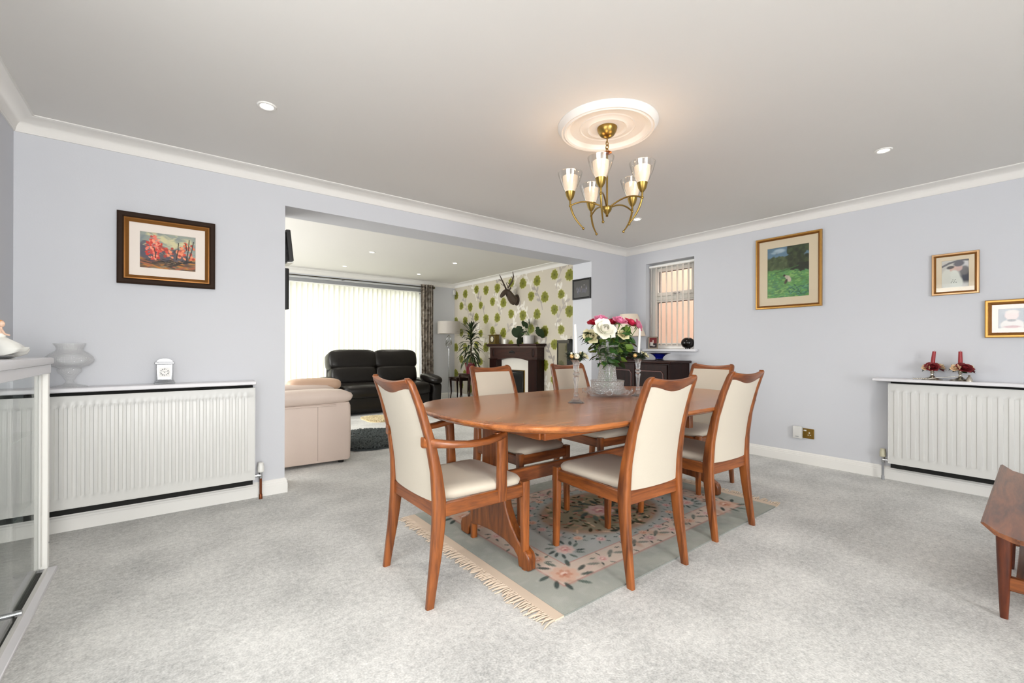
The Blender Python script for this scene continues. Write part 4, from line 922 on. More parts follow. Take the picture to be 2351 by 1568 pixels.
# ------------------------------------------------------------------ shelf over the first radiator: crystal urn and glass clock
u_ = MB().lathe([(0, 0), (.078, 0), (.079, .004), (.070, .008), (.030, .018), (.018, .030), (.0165, .038), (.024, .05), (.036, .074), (.048, .086), (.0525, .096), (.0525, .106), (.049, .111), (.052, .115), (.085, .126), (.103, .146), (.107, .160), (.101, .178), (.080, .200), (.060, .214), (.0565, .222), (.060, .238), (.068, .250), (.071, .257), (.067, .257), (.056, .238), (.052, .222), (.056, .212), (.076, .196), (.097, .174), (.102, .160), (.098, .148), (.08, .131), (.03, .118), (0, .116)], 40, cap=False).build('crystal_urn', CRYS_FROST, None, 40, loc=(-.456, YA - .083, .858))
tag(u_, 'footed cut crystal urn on the white shelf next to the glass cabinet', 'vase')
ck = thing('glass_clock', 'small arched crystal clock with a silver dial on the white shelf', 'clock', (-.020, YA - .085, .858))
m = MB().b2((-.054, -.026, 0), (.054, .026, .012), .004); m.b2((-.050, -.023, .012), (.050, .023, .022), .004); m.b2((-.043, -.018, .02), (.043, .018, .128), .004); m.b2((-.052, -.024, .126), (.052, .024, .142), .005)
m.prism([(.040 * math.cos(a), .142 + .020 * math.sin(a)) for a in np.linspace(0, PI, 15)], lambda u, v, q: (u, q, v), -.018, .018); m.build('crystal_case', crystal('clock_crystal', clear=.6, tint=(.86, .87, .88), rough=.08, milk=.03), ck, 30)
def dialpaint(S, face, ink, ring=None):
    c = Canvas(S, S, S / 60, face); h = S / 2
    if ring: c.ell(h, h, h * .98, h * .98, ring, 0, .05)
    c.ell(h, h, h * .86, h * .86, face, 0, .05)
    NUM = {1: 1, 2: 2, 3: 3, 4: 4, 5: 2, 6: 3, 7: 4, 8: 5, 9: 2, 10: 2, 11: 3, 12: 4}
    for k in range(1, 13):
        a = PI / 2 - 2 * PI * k / 12
        for j in range(min(NUM[k], 4)):
            b = a + (j - (min(NUM[k], 4) - 1) / 2) * .09; c.line([(h + h * .55 * math.cos(b), h + h * .55 * math.sin(b)), (h + h * .8 * math.cos(b), h + h * .8 * math.sin(b))], S * .011, ink)
    for a, L in ((PI / 2 - 5.4, .45), (PI / 2 - 1.2, .62)): c.line([(h, h), (h + h * L * math.cos(a), h + h * L * math.sin(a))], S * .012, ink)
    c.ell(h, h, S * .04, S * .04, ink); return c
MB().b2((-.034, -.0215, .030), (.034, -.0185, .118), .001).build('dial_plate', mat('silver_plate', (214, 214, 214), .3, metal=.2), ck)
dialpaint(.060, (236, 236, 234), (40, 40, 40)).build('dial', PRINT, lambda U, V: (U - .03, np.full_like(U, -.0222), V + .046), ck)

# ------------------------------------------------------------------ shelf over the second radiator: two red candle arrangements and a snuffer
sh = None
for k, (x, y) in enumerate(((4.708, .708), (4.704, .552))):
    lb = ('first', 'second')[k]
    if k == 0:
        sh = thing('silver_candle_holder', 'low silver candle holder under the red candle, on the wall-shelf end towards the socket', 'candle holder', (x, y, .853), 0, 'silver candle holders')
        MB().lathe([(0, 0), (.060, 0), (.062, .004), (.054, .010), (.034, .016), (.018, .024), (.010, .034), (.009, .050), (.013, .056), (.011, .064), (.018, .076), (.030, .082), (.030, .085), (.012, .084), (0, .082)], 28).build('turned_holder', SILVER, sh)
    else: dup(sh, (x, y, .853), 0, 'low silver candle holder under the other red candle, beside the snuffer bell')
    tl = (.0, -.012) if k == 0 else (0, 0)
    m = MB().tube([(0, 0, .08), (tl[0], tl[1] * .5, .16), (tl[0], tl[1], .222)], [.0135, .0125, .0105], 14); m.tube([(tl[0], tl[1], .22), (tl[0], tl[1], .230)], .0012, 5)
    tag(m.build('red_candle', WAX_R, None, 60, loc=(x, y, .853)), ('tilted red candle on the holder with the beaded snuffer handle', 'upright red candle on the holder beside the snuffer bell')[k], 'candle', 'red candles')
    g = thing('flower_ring', ('ring of dark red and peach silk roses round the tilted red candle', 'ring of dark red and cream silk roses round the upright red candle')[k], 'flower ring', (x, y, .853 + .092), 0, 'silk flower rings')
    for j, (dx, dd, dz, rad, mm) in enumerate((((-.030, -.03, .012, .034, 'dark'), (.036, -.02, .014, .030, 'peach'), (-.056, -.01, .012, .020, 'peach'), (.058, .0, .0, .022, 'dark'), (.0, .035, .01, .026, 'dark')), ((-.012, -.036, .008, .038, 'dark'), (.044, -.02, .016, .026, 'cream'), (-.052, -.016, .014, .022, 'peach'), (.066, -.01, -.004, .020, 'dark'), (.0, .035, .01, .026, 'dark')))[k]):
        bloom_obj('flower', g, tuple(rt * dx + fw * dd + Vector((0, 0, dz - .012))), tuple(rt * dx * 12 - fw * .5 + Vector((0, 0, .6))), rad, PETAL[mm], j % 3)
    for j in range(16):
        a = 2 * PI * j / 16 + R.uniform(-.2, .2); p = Vector((.025 * math.cos(a), .025 * math.sin(a), R.uniform(-.012, .014))); leaf_obj('leaf', g, p, (math.cos(a), math.sin(a), R.uniform(-.6, .5)), GREEN_D, .045, .026, R.uniform(-.5, .5), droop=.2)
sn = thing('candle_snuffer', 'silver candle snuffer with a beaded handle lying on the wall shelf', 'candle snuffer', (4.66, .66, .853))
MB().lathe([(.021, 0), (.019, .012), (.012, .030), (.006, .040), (.008, .044), (.004, .050)], 18, (.005, -.16, 0)).build('bell', SILVER, sn)
MB().tube([(.005, -.16, .046), (.012, -.06, .030), (.004, .06, .012)], .0018, 6).build('rod', SILVER, sn)
m = MB()
for j in range(9): m.sphere((.004 - .0008 * j, .06 + .011 * j, .0115 - .0006 * j), .0055, 8, 6)
m.build('beaded_grip', SILVER, sn)

# ------------------------------------------------------------------ sideboard under the side window and what stands on it
SX, SY0, SY1, SZ = 4.355, 2.772, 3.685, .955
sb = thing('sideboard', 'dark mahogany sideboard with moulded doors below the side window', 'sideboard', (SX, SY0, 0))
MB().b2((-.018, -.018, SZ - .030), (.425, SY1 - SY0, SZ), .010, 2).build('top_board', MAHOG_X, sb)
MB().b2((.008, .008, .085), (.418, SY1 - SY0 - .008, SZ - .030), .003).build('carcass', MAHOG, sb)
MB().b2((-.002, -.004, 0), (.42, SY1 - SY0, .085), .006).build('plinth', MAHOG_X, sb)
for i in range(2):
    y0, y1 = .03 + i * .43, .45 + i * .43
    d = MB().b2((-.008, y0, .10), (.008, y1, SZ - .045), .003).build('door', MAHOG, sb); mm = MB()
    P = [(y0 + .07, .18), (y1 - .07, .18), (y1 - .045, .205), (y1 - .045, SZ - .15), (y1 - .07, SZ - .12), (y0 + .07, SZ - .12), (y0 + .045, SZ - .15), (y0 + .045, .205)]
    mm.tube([(-.010, a, b_) for a, b_ in P], .006, 6, loop=True); mm.build('door_moulding', mat('mahogany_moulding', (84, 34, 24), .3, coat=.3), d)
    MB().sphere((-.02, y1 - .03 if i == 0 else y0 + .03, .5), .012, 10, 7).build('knob', BRASS, d)
MB().b2((.24, -.004, .60), (.36, .010, .74), .003).build('side_vent', BLACK_M, sb)
tl = thing('table_lamp', 'table lamp with dark turned base and cream coolie shade on the sideboard', 'lamp', (4.44, 3.385, SZ))
MB().lathe([(0, 0), (.085, 0), (.085, .012), (.06, .022), (.03, .03), (.022, .05), (.045, .085), (.05, .11), (.03, .14), (.016, .16), (.014, .24), (.02, .26), (.014, .28), (.008, .33)], 24).build('base', MAHOG, tl)
MB().lathe([(.200, .288), (.105, .556), (.103, .556), (.198, .288)], 40, cap=False).build('lamp_shade', SHADE_C, tl)
bw = thing('footed_bowl', 'cobalt blue footed bowl with a dark flared rim on the sideboard', 'bowl', (4.53, 3.02, SZ))
MB().lathe([(0, 0), (.052, 0), (.050, .010), (.040, .014), (0, .014)], 28).build('foot', BLACK, bw)
MB().lathe([(.036, .014), (.046, .020), (.042, .028), (.052, .045), (.075, .066), (.105, .080), (.098, .080), (.07, .068), (.045, .045), (0, .03)], 32).build('bowl_body', mat('cobalt_glaze', (16, 24, 120), .15, coat=.5), bw)
MB().lathe([(.098, .078), (.128, .085), (.128, .088), (.098, .083)], 32, cap=False).build('rim', BLACK, bw)
pf = frame('photo_frame', 'small standing photo frame with a red backdrop on the side window sill', 'photo frame', (4.80, 3.285, WZ0 + .076), -PI / 2 + .12, .125, .150, .012, mat('bronze_frame', (120, 104, 84), .4, metal=.4), mat('pale_bead', (210, 200, 180), .4), None, 0, lambda W, H: (lambda c: (c.rect(-1, -1, 2, H * .45, (40, 28, 32), .004), c.rect(W * .12, H * .2, W * .5, H * .56, (206, 200, 194), .004), c.ell(W * .5, H * .62, .008, .02, (220, 200, 190)), c.ell(W * .6, H * .2, .02, .006, (200, 196, 190)), c)[-1])(Canvas(W, H, .003, (124, 44, 46))), PRINT, .014, rx=0, glass=False)
va = thing('ball_vase', 'glossy dark brown round vase on the side window sill', 'vase', (4.805, 2.822, WZ0))
MB().lathe([(0, 0), (.030, 0), (.030, .012), (.036, .018)] + [(.0705 * math.sin(a) + .004, .070 - .066 * math.cos(a)) for a in np.linspace(.55, 2.75, 18)] + [(.024, .132), (.02, .128), (.03, .11), (0, .10)], 32).build('round_body', mat('dark_glaze', (16, 11, 8), .2, spec=.4), va)

# ------------------------------------------------------------------ brass socket and plugged-in unit
so = thing('wall_socket', 'brass double wall socket above the white skirting board', 'socket', (XB, 1.606, .289))
MB().b2((-.008, -.074, -.047), (0, .074, .047), .003).build('plate', mat('socket_brass', (150, 118, 52), .35, metal=.8), so)
for yy in (-.036, .036):
    m = MB().b2((-.0095, yy - .005, .000), (-.007, yy + .005, .014)); m.b2((-.0095, yy - .014, -.016), (-.007, yy - .004, -.010)); m.b2((-.0095, yy + .004, -.016), (-.007, yy + .014, -.010)); m.build('pin_holes', mat('socket_insert', (220, 214, 196), .5), so)
m = MB().b2((-.012, -.012, .022), (-.007, .012, .034), .002); m.build('rocker_switch', TRIM, so)
pu = thing('plug_in_unit', 'white plug-in box in the brass wall socket', 'plug', (XB - .010, 1.661, .295))
MB().b2((-.036, -.039, -.058), (0, .039, .058), .008, 2).build('housing', WHITE_METAL, pu); MB().b2((-.0375, -.014, -.040), (-.036, .014, -.036)).build('status_strip', GREY_METAL, pu)

# ------------------------------------------------------------------ glass display cabinet with a porcelain lady on top
CB0, CB1, CY0, CY1, CZ = XL + .012, -.455, 1.75, 3.07, 1.042
cb = thing('display_cabinet', 'white framed glass display cabinet in the corner by the crystal urn', 'cabinet', (0, 0, 0))
MB().b2((CB0, CY0, CZ - .032), (CB1 + .014, CY1 + .010, CZ), .008, 2).build('top_slab', SHELF_W, cb)
MB().b2((CB0, CY0, CZ - .075), (CB1 + .004, CY1, CZ - .032), .002).build('top_rail', SHELF_W, cb)
m = MB()
for x in (CB0 + .018, CB1 - .016):
    for y in (CY0 + .018, CY1 - .018): m2 = MB().b2((x - .016, y - .018, .03), (x + .016, y + .018, CZ - .075), .003).build('corner_post', UPVC, cb)
MB().b2((CB1 - .040, CY1 - .075, .05), (CB1 - .018, CY1 - .045, CZ - .075), .002).build('door_stile', UPVC, cb)
MB().b2((CB0, CY0, 0), (CB1 + .026, CY1 + .026, .016), .003).build('base_board', SHELF_W, cb)
m = MB().b2((CB1 - .038, CY0, .016), (CB1 - .030, CY1 - .03, .040)); m.b2((CB1 - .010, CY0, .016), (CB1 - .002, CY1 - .03, .034)); m.build('sliding_track', WHITE_METAL, cb)
MB().b2((CB1 - .029, CY0, .0165), (CB1 - .011, CY1 - .04, .020)).build('track_groove', DARKGAP, cb, 0)
for x, a, b_ in ((CB1 - .0255, 2.36, CY1 - .05), (CB1 - .0155, CY0 + .03, 2.50)):
    d = MB().b2((x - .002, a, .022), (x + .002, b_, CZ - .078)).build('sliding_door', GLASS_CAB, cb, 0)
    MB().b2((x - .0025, a - .003, .022), (x + .0025, a, CZ - .078)).build('glass_edge', mat('glass_edge_green', (150, 176, 166), .3), d, 0)
MB().tube([(CB1 - .02 - .03, 2.485, .075), (CB1 - .02 + .035, 2.485, .075)], .011, 14).build('knob', CHROME, cb)
MB().b2((CB0 + .03, CY1 - .020, .016), (CB1 - .03, CY1 - .016, CZ - .075)).build('end_glass', GLASS_CAB, cb, 0)
for z in (.36, .69):
    s_ = MB().b2((CB0 + .01, CY0 + .02, z), (CB1 - .05, CY1 - .03, z + .005)).build('glass_shelf', GLASS_CAB, cb, 0); MB().b2((CB1 - .05, CY0 + .02, z), (CB1 - .049, CY1 - .03, z + .005)).build('shelf_edge', bpy.data.materials['glass_edge_green'], s_, 0)
m = MB()
for z in (.86, .15): m.tube([(CB1 + .0005, CY1 - .018, z), (CB1 + .003, CY1 - .018, z)], .004, 8)
m.build('screw', CHROME, cb)
fg = thing('figurine', 'white porcelain lady figurine with auburn hair on the display cabinet', 'figurine', (-.560, 2.80, CZ))
rings = []
for z, rx, ry, ox in ((0, .034, .03, .0), (.006, .050, .040, .012), (.014, .068, .045, .028), (.030, .074, .044, .036), (.048, .062, .040, .034), (.066, .044, .034, .022), (.082, .026, .024, .006), (.092, .016, .015, .0)):
    ring = []
    for j in range(36):
        a = 2 * PI * j / 36; k = 1 + .05 * math.sin(9 * a) * (1 - z / .09); p = rt * (ox + rx * k * math.cos(a)) + fw * (ry * k * math.sin(a)); tipz = .02 * max(0, math.cos(a)) ** 3 * (z < .04); ring.append((p.x, p.y, z + tipz))
    rings.append(ring)
MB().loft(rings).build('skirt', PORCELAIN, fg, 60)
sk = bpy.data.meshes.new('body'); J = [(0, 0, .085), (0, 0, .100), (0, 0, .116), (0, 0, .126), (.001, 0, .136), (.012, -.006, .117), (.026, -.008, .104), (.046, -.006, .099), (-.012, .004, .117), (-.022, .0, .104), (-.010, -.012, .096)]
sk.from_pydata([tuple(rt * x + fw * y + Vector((0, 0, z))) for x, y, z in J], [(0, 1), (1, 2), (2, 3), (3, 4), (2, 5), (5, 6), (6, 7), (2, 8), (8, 9), (9, 10)], [])
so_ = bpy.data.objects.new('body', sk); COL.objects.link(so_); so_.parent = fg; so_.modifiers.new('skin', 'SKIN'); so_.modifiers.new('sub', 'SUBSURF').levels = 1; so_.modifiers['sub'].render_levels = 1
for v, rd in zip(sk.skin_vertices[0].data, (.012, .010, .013, .005, .005, .0055, .004, .0035, .0055, .004, .0035)): v.radius = (rd, rd)
sk.skin_vertices[0].data[0].use_root = True; sk.materials.append(SKIN)
m = MB().sphere((0, 0, 0), (.0105, .0115, .0135), 14, 10); m.sphere(tuple(rt * .0105), .0022, 6, 5); m.build('head', SKIN, fg, 60, loc=tuple(rt * .003 + Vector((0, 0, .147))))
m = MB().sphere((0, 0, 0), (.013, .013, .014), 14, 9); m.sphere(tuple(-rt * .012 + Vector((0, 0, .004))), .008, 10, 7); m.build('hair', HAIR, fg, 60, loc=tuple(-rt * .004 + Vector((0, 0, .151))))
MB().sphere((0, 0, 0), (.016, .014, .016), 14, 8).build('bodice', PORCELAIN, fg, 60, loc=(0, 0, .100))
pl = MB().lathe([(0, .002), (.030, .004), (.052, .012), (.054, .013), (.050, .015), (.03, .008), (0, .006)], 24).build('trinket_dish', mat('grey_glaze', (128, 130, 130), .25), None, 40, loc=(-.545, 2.655, CZ)); tag(pl, 'shallow grey dish beside the porcelain lady on the cabinet', 'dish')

# ------------------------------------------------------------------ teak coffee table at the edge of view
ct = thing('coffee_table', 'low teak coffee table with an upturned edge by the second radiator', 'coffee table', (2.365, .225, 0), math.radians(2.0))
LX = 1.27
prof = [(0, .452), (-.035, .418), (-.08, .402), (-.14, .398), (-.42, .398), (-.56, .398), (-.62, .402), (-.665, .418), (-.70, .452), (-.692, .456), (-.655, .430), (-.61, .418), (-.56, .415), (-.14, .415), (-.09, .418), (-.045, .430), (-.008, .456)]
MB().loft([[(x, y + (.012 if x in (0, LX) else 0) * 0, z) for y, z in prof] for x in (0, .012, LX - .012, LX)]).build('tabletop', TEAK_D, ct, 25)
MB().b2((.0, -.096, .4148), (LX, -.090, .4165)).build('inlay_line', mat('pale_teak_line', (196, 120, 66), .35), ct)
for x in (.318, LX - .318):
    for y in (-.048, -.652): MB().loft([[(x + .010 * (y < -.3) * 0 + a, y + b_, z) for a, b_ in rr(wv, wv, .8, 4)] for z, wv in ((0, .024), (.12, .034), (.26, .044), (.34, .048), (.400, .048))]).build('leg', TEAK_DZ, ct, 50)
    MB().b2((x - .011, -.64, .118), (x + .011, -.06, .175), .004).build('shelf_rail', TEAK_Y, ct)
MB().b2((.32, -.62, .160), (LX - .32, -.08, .176), .003).build('lower_shelf', TEAK_D, ct)
bx = thing('storage_case', 'black case with two gold bands on the coffee table shelf', 'case', (2.72, -.06, .176))
MB().b2((0, -.27, .002), (.42, .17, .135), .006).build('case_body', BLACK, bx)
for z in (.045, .078): MB().b2((-.003, -.272, z), (.423, .172, z + .007), .001).build('gold_band', GOLD, bx)
# ------------------------------------------------------------------ living room: sofa, armchair, rugs
so2 = thing('sofa', 'black leather two-seat recliner sofa in front of the patio blind', 'sofa', (2.93, 7.10, 0))
MB().b2((-.80, .06, .035), (.80, .92, .30), .03, 2).build('base', LEATHER_B, so2)
for sx in (-1, 1):
    x = sx * .385
    MB().puff((x, .30, .385), (.80, .74, .24), None, .45, .35).build('seat_cushion', LEATHER_B, so2, 70)
    MB().puff((x, .10, .235), (.78, .16, .36), None, .4, .3).build('footrest', LEATHER_B, so2, 70)
    R_ = Matrix.Rotation(math.radians(-14), 3, 'X')
    MB().puff((x, .71, .60), (.80, .32, .36), R_, .45, .35, 28, 14).build('lumbar_cushion', LEATHER_B, so2, 70)
    MB().puff((x, .785, .865), (.85, .34, .38), R_, .5, .3, 28, 14).build('head_cushion', LEATHER_B, so2, 70)
    m = MB(); rings = []
    for y, z0, z1, wd_ in ((.0, .05, .40, .15), (.03, .035, .46, .19), (.3, .035, .50, .20), (.7, .035, .52, .20), (.92, .05, .52, .17)):
        rings.append([(sx * .90 + a * (1 - .25 * (b_ < 0) * (1 if a * sx > 0 else 0)), y, (z0 + z1) / 2 + b_) for a, b_ in rr(wd_, z1 - z0, .5, 4)])
    m.loft(rings).build('arm', LEATHER_B, so2, 60)
    MB().puff((sx * .905, .28, .535), (.27, .62, .15), Matrix.Rotation(math.radians(6), 3, 'X'), .7, .7).build('arm_pad', LEATHER_B, so2, 70)
MB().b2((-.78, .80, .1), (.78, .95, .88), .05, 3).build('back_shell', LEATHER_B, so2)
ac = thing('armchair', 'cream leather armchair seen from the side beyond the opening', 'armchair', (1.385, 4.29, 0), math.radians(-3))
def panel(y0, y1):
    rings = []
    for z, ins in ((.03, .012), (.045, .0), (.30, -.004), (.54, .0), (.575, .012)): rings.append([(-.46 + a, (y0 + y1) / 2 + b_, z) for a, b_ in rr(.92 - 2 * ins, abs(y1 - y0) - ins, .35, 4)])
    return MB().loft(rings)
for k, (y0, y1) in enumerate(((0, .20), (.70, .90))):
    p = panel(y0, y1).build('side_panel', LEATHER_C, ac, 50); yy = y0 - .0005 if k == 0 else y1 + .0005
    for x in (-.30, -.61): MB().b2((x - .0025, yy - .002, .05), (x + .0025, yy + .002, .56)).build('seam', LEATHER_S, p)
    rings = []
    for x, hz, wz, dz in ((-.95, .05, .12, -.03), (-.90, .105, .20, -.012), (-.70, .135, .245, .0), (-.45, .14, .25, .004), (-.2, .135, .25, .006), (-.06, .115, .235, .004), (.0, .075, .18, -.004), (.022, .03, .09, -.008)):
        rings.append([(x + .006 * math.sin(b_ * 60), (y0 + y1) / 2 + (-.012 if k == 0 else .012) + a, .628 + dz + b_) for a, b_ in rr(wz, hz, .9, 5)])
    MB().loft(rings).build('arm_cushion', LEATHER_C, ac, 70)
    MB().b2((-.9, (y0 - .008 if k == 0 else y1), .548), (-.14, (y0 if k == 0 else y1 + .008), .562), .003).build('piping', LEATHER_C, ac)
MB().puff((-.40, .45, .36), (.86, .52, .26), None, .35, .3).build('seat_cushion', LEATHER_C, ac, 70)
MB().puff((-.17, .86, .69), (.55, .26, .14), None, .6, .5).build('far_arm_roll', mat('tan_leather', (196, 164, 140), .5, noise=.05, nscale=8), ac, 70)
MB().b2((-.9, .19, .05), (-.74, .71, .60), .04, 2).build('back_shell', LEATHER_C, ac); MB().puff((-.72, .45, .60), (.26, .52, .26), None, .5, .4).build('back_cushion', LEATHER_C, ac, 70)
for x in (-.84, -.08):
    for y in (.06, .84): MB().lathe([(.025, 0), (.028, .032), (0, .032)], 12, (x, y, 0)).build('foot', BLACK, ac)
def shaggy(name, label, outline_r, colr, hgt, n, loc, L):
    t = thing(name, label, 'rug', loc); m = MB(); P = [(outline_r(a) * math.cos(a), outline_r(a) * math.sin(a)) for a in np.linspace(0, 2 * PI, 49)[:-1]]
    MB().loft([[(x, y, .001) for x, y in P], [(x * 1.0, y, hgt * .5) for x, y in P], [(x * .93, y * .93, hgt) for x, y in P]]).build('rug_backing', mat(name + '_base', colr, 1.0, noise=.3, nscale=60), t, 60)
    for i in range(n):
        a = R.uniform(0, 2 * PI); q = outline_r(a) * R.random() ** .5 * .98; b_ = R.uniform(0, 2 * PI); p = Vector((q * math.cos(a), q * math.sin(a), hgt * .7)); d = Vector((math.cos(b_), math.sin(b_), 0)) * L; s_ = Vector((-d.y, d.x, 0)) * .22
        m.add([p - s_, p + s_, p + d * .6 + s_ * .7 + Vector((0, 0, .018)), p + d + Vector((0, 0, .004)), p + d * .6 - s_ * .7 + Vector((0, 0, .018))], [(0, 1, 2, 4), (4, 2, 3)])
    m.build('shaggy_pile', mat(name + '_pile', colr, 1.0, noise=.35, nscale=30), t, 0, False)['kind'] = 'stuff'; return t
shaggy('shag_rug', 'round dark grey shaggy rug on the living room carpet', lambda a: .58 + .03 * math.sin(5 * a), (66, 72, 72), .03, 4200, (1.93, 5.18, 0), .06)
shaggy('sheepskin_rug', 'pale sheepskin rug on the floor in front of the black sofa', lambda a: .40 + .12 * math.cos(2 * a) + .05 * math.cos(5 * a), (236, 214, 178), .014, 5200, (2.80, 6.60, 0), .022)

# ------------------------------------------------------------------ living room corner: floor lamp, nest of tables, dracaena
fl = thing('floor_lamp', 'tall chrome floor lamp with knotted stem and silver-grey drum shade', 'lamp', (4.66, 8.16, 0))
MB().lathe([(0, 0), (.14, 0), (.14, .012), (.02, .022), (.010, .04), (0, .04)], 28).build('base', CHROME, fl)
MB().tube([(0, 0, .03), (0, 0, 1.09)], .011, 10).build('pole', CHROME, fl)
m = MB(); m.tube([(.075 * math.sin(2 * PI * t) * math.cos(.6), .03 * math.sin(4 * PI * t), 1.235 + .135 * math.cos(2 * PI * t) * (1 if t < 2 else 1)) for t in np.linspace(0, 1, 25)[:-1]], .010, 8, loop=True)
m.tube([(.05 * math.sin(2 * PI * t), .045 * math.cos(2 * PI * t), 1.19 + .06 * math.sin(2 * PI * t + .6)) for t in np.linspace(0, 1, 21)[:-1]], .010, 8, loop=True); m.tube([(-.05, -.02, 1.13), (.0, -.03, 1.19), (.06, .0, 1.25)], .010, 8); m.build('knotted_stem', CHROME, fl, 60)
MB().lathe([(.235, 1.40), (.235, 1.655), (.232, 1.655), (.232, 1.40)], 40, cap=False).build('drum_shade', LAMP_SH, fl)
cbl = MB().tube([(4.50, 8.03, .006), (4.55, 7.96, .02), (4.62, 7.98, .012), (4.70, 7.93, .006), (4.80, 7.99, .006), (4.9, 8.2, .006), (5.0, 8.45, .01)], .006, 6).build('power_cable', BLACK, None, 60); tag(cbl, 'black power cable lying by the floor lamp foot', 'cable')
def legged(name, label, loc, Wd, Dp, Ht, rz=0):
    t = thing(name, label, 'table', loc, rz, 'nest of dark side tables')
    MB().b2((-Wd / 2, -Dp / 2, Ht - .022), (Wd / 2, Dp / 2, Ht), .008, 2).build('tabletop', MAHOG_X, t)
    MB().b2((-Wd / 2 + .03, -Dp / 2 + .03, Ht - .075), (Wd / 2 - .03, Dp / 2 - .03, Ht - .022), .004).build('apron', MAHOG_X, t)
    for sx in (-1, 1):
        for sy in (-1, 1):
            MB().loft([[(sx * (Wd / 2 - .035 + o_) + a, sy * (Dp / 2 - .035 + o_) + b_, z) for a, b_ in rr(w_, w_, .6)] for z, o_, w_ in ((0, .004, .018), (.06, .0, .018), (.2, -.012, .022), (Ht - .10, -.002, .038), (Ht - .03, .0, .044))]).build('leg', MAHOG, t, 50)
    return t
legged('side_table', 'dark side table with cabriole legs between the lamp and wallpaper, lower of the nest', (4.72, 7.82, 0), .34, .34, .505)
legged('side_table', 'dark side table holding the red plant pot, taller of the nest', (4.68, 7.28, 0), .42, .42, .60)
PLX, PLY = 4.64, 7.27
pp = thing('dracaena', 'tall striped dracaena in a red pot beside the wallpaper', 'plant', (PLX, PLY, .60))
MB().lathe([(0, 0), (.085, 0), (.115, .19), (.122, .195), (.122, .215), (.110, .215), (.105, .19), (0, .185)], 28).build('plant_pot', mat('burgundy_glaze', (104, 28, 38), .3), pp)
MB().lathe([(0, .186), (.104, .188), (.1, .192), (0, .194)], 20).build('soil', SOIL, pp)
MB().tube([(0, 0, .19), (.006, .0, .5), (0, .0, .68), (.01, 0, .86)], [.016, .014, .012, .006], 8).build('cane', mat('cane_bark', (92, 84, 62), .8), pp)
DRM = []
for nm_, a_, b_ in (('a', (22, 38, 18), (70, 84, 48)), ('b', (30, 44, 20), (150, 160, 116))):
    m_, nt, bs, N, L = nodes('dracaena_leaf_' + nm_); at = N.new('ShaderNodeVertexColor'); at.layer_name = 'print'; L.new(at.outputs[0], bs.inputs['Base Color']); bs.inputs['Roughness'].default_value = .35; DRM.append((m_, a_, b_))
def strap(L_, Wd, droop, mt):
    m = MB(); nv = 10
    def f(u, v):
        s = (u - .5) * 2; w_ = Wd / 2 * math.sin(PI * (.12 + .88 * v)) ** .7; th = droop * v; y = L_ * (math.sin(th) / max(droop, .1) if droop > .05 else v); z = -L_ * (1 - math.cos(th)) / max(droop, .1)
        return (s * w_, y, z + .25 * abs(s) * w_)
    m.grid(f, 5, nv); me = m.mesh('leaf', mt[0], 180, False); at = me.color_attributes.new('print', 'FLOAT_COLOR', 'POINT'); cs_ = []
    for j in range(nv):
        for i in range(5): cs_ += list(s2l(mt[2] if i in (0, 4) else mt[1])) + [1]
    at.data.foreach_set('color', cs_); return me
STR = [strap(L_, .052, dr, DRM[i % 2]) for i, (L_, dr) in enumerate(((.30, .7), (.34, 1.2), (.38, 1.5), (.32, 1.8), (.28, .4)))]
for i in range(74):
    q = i / 73; z = .27 + .59 * q; a = i * 2.4 + R.uniform(-.2, .2); el = math.radians(lerp([(0, -5), (.5, 25), (.8, 45), (1, 78)], q) + R.uniform(-10, 10)); d = Vector((math.cos(a) * math.cos(el), math.sin(a) * math.cos(el), math.sin(el)))
    hz = Vector((math.cos(a), math.sin(a), 0)); side = Vector((-hz.y, hz.x, 0)); nrm = side.cross(d) * -1
    Mx = Matrix((-side, d, nrm if nrm.z > 0 else -nrm)).transposed()
    if Mx.determinant() < 0: Mx = Matrix((side, d, nrm if nrm.z > 0 else -nrm)).transposed()
    o = bpy.data.objects.new('leaf', STR[R.choice((0, 1, 1, 2, 3)) if q < .85 else R.choice((4, 0))]); COL.objects.link(o); o.parent = pp; o.location = (0.008 * math.cos(a), .008 * math.sin(a), z); o.rotation_euler = Mx.to_euler(); o.scale = (1, 1, 1) if q < .9 else (.8, .8, .8)

# ------------------------------------------------------------------ fireplace
FX = XW; FY0, FY1 = 5.60, 7.02
fp = thing('fireplace', 'dark wood fire surround with a cream marble panel on the floral wallpaper wall', 'fireplace', (FX, 6.31, 0))
m = MB().b2((-.235, -.745, 1.148), (-.004, .745, 1.172), .006, 2); m.b2((-.215, -.725, 1.128), (-.004, .725, 1.148), .004); m.build('mantel_shelf', WALNUT, fp)
MB().b2((-.195, -.705, 1.112), (-.004, .705, 1.128), .003).build('mantel_moulding', mat('walnut_bead', (126, 108, 100), .3), fp)
arc = [(-.46, .905)] + [(.46 * math.sin(a), .865 + .055 * math.cos(a * 1.15)) for a in np.linspace(-1.35, 1.35, 17)] + [(.46, .905)]
poly = [(-.69, 1.112), (-.69, .90), (-.46, .90)] + [(.45 * t, .878 + .045 * (1 - t * t)) for t in np.linspace(-1, 1, 15)] + [(.46, .90), (.69, .90), (.69, 1.112)]
MB().prism(poly, lambda u, v, q: (q, u, v), -.165, -.004).build('frieze', WALNUT, fp, 30)
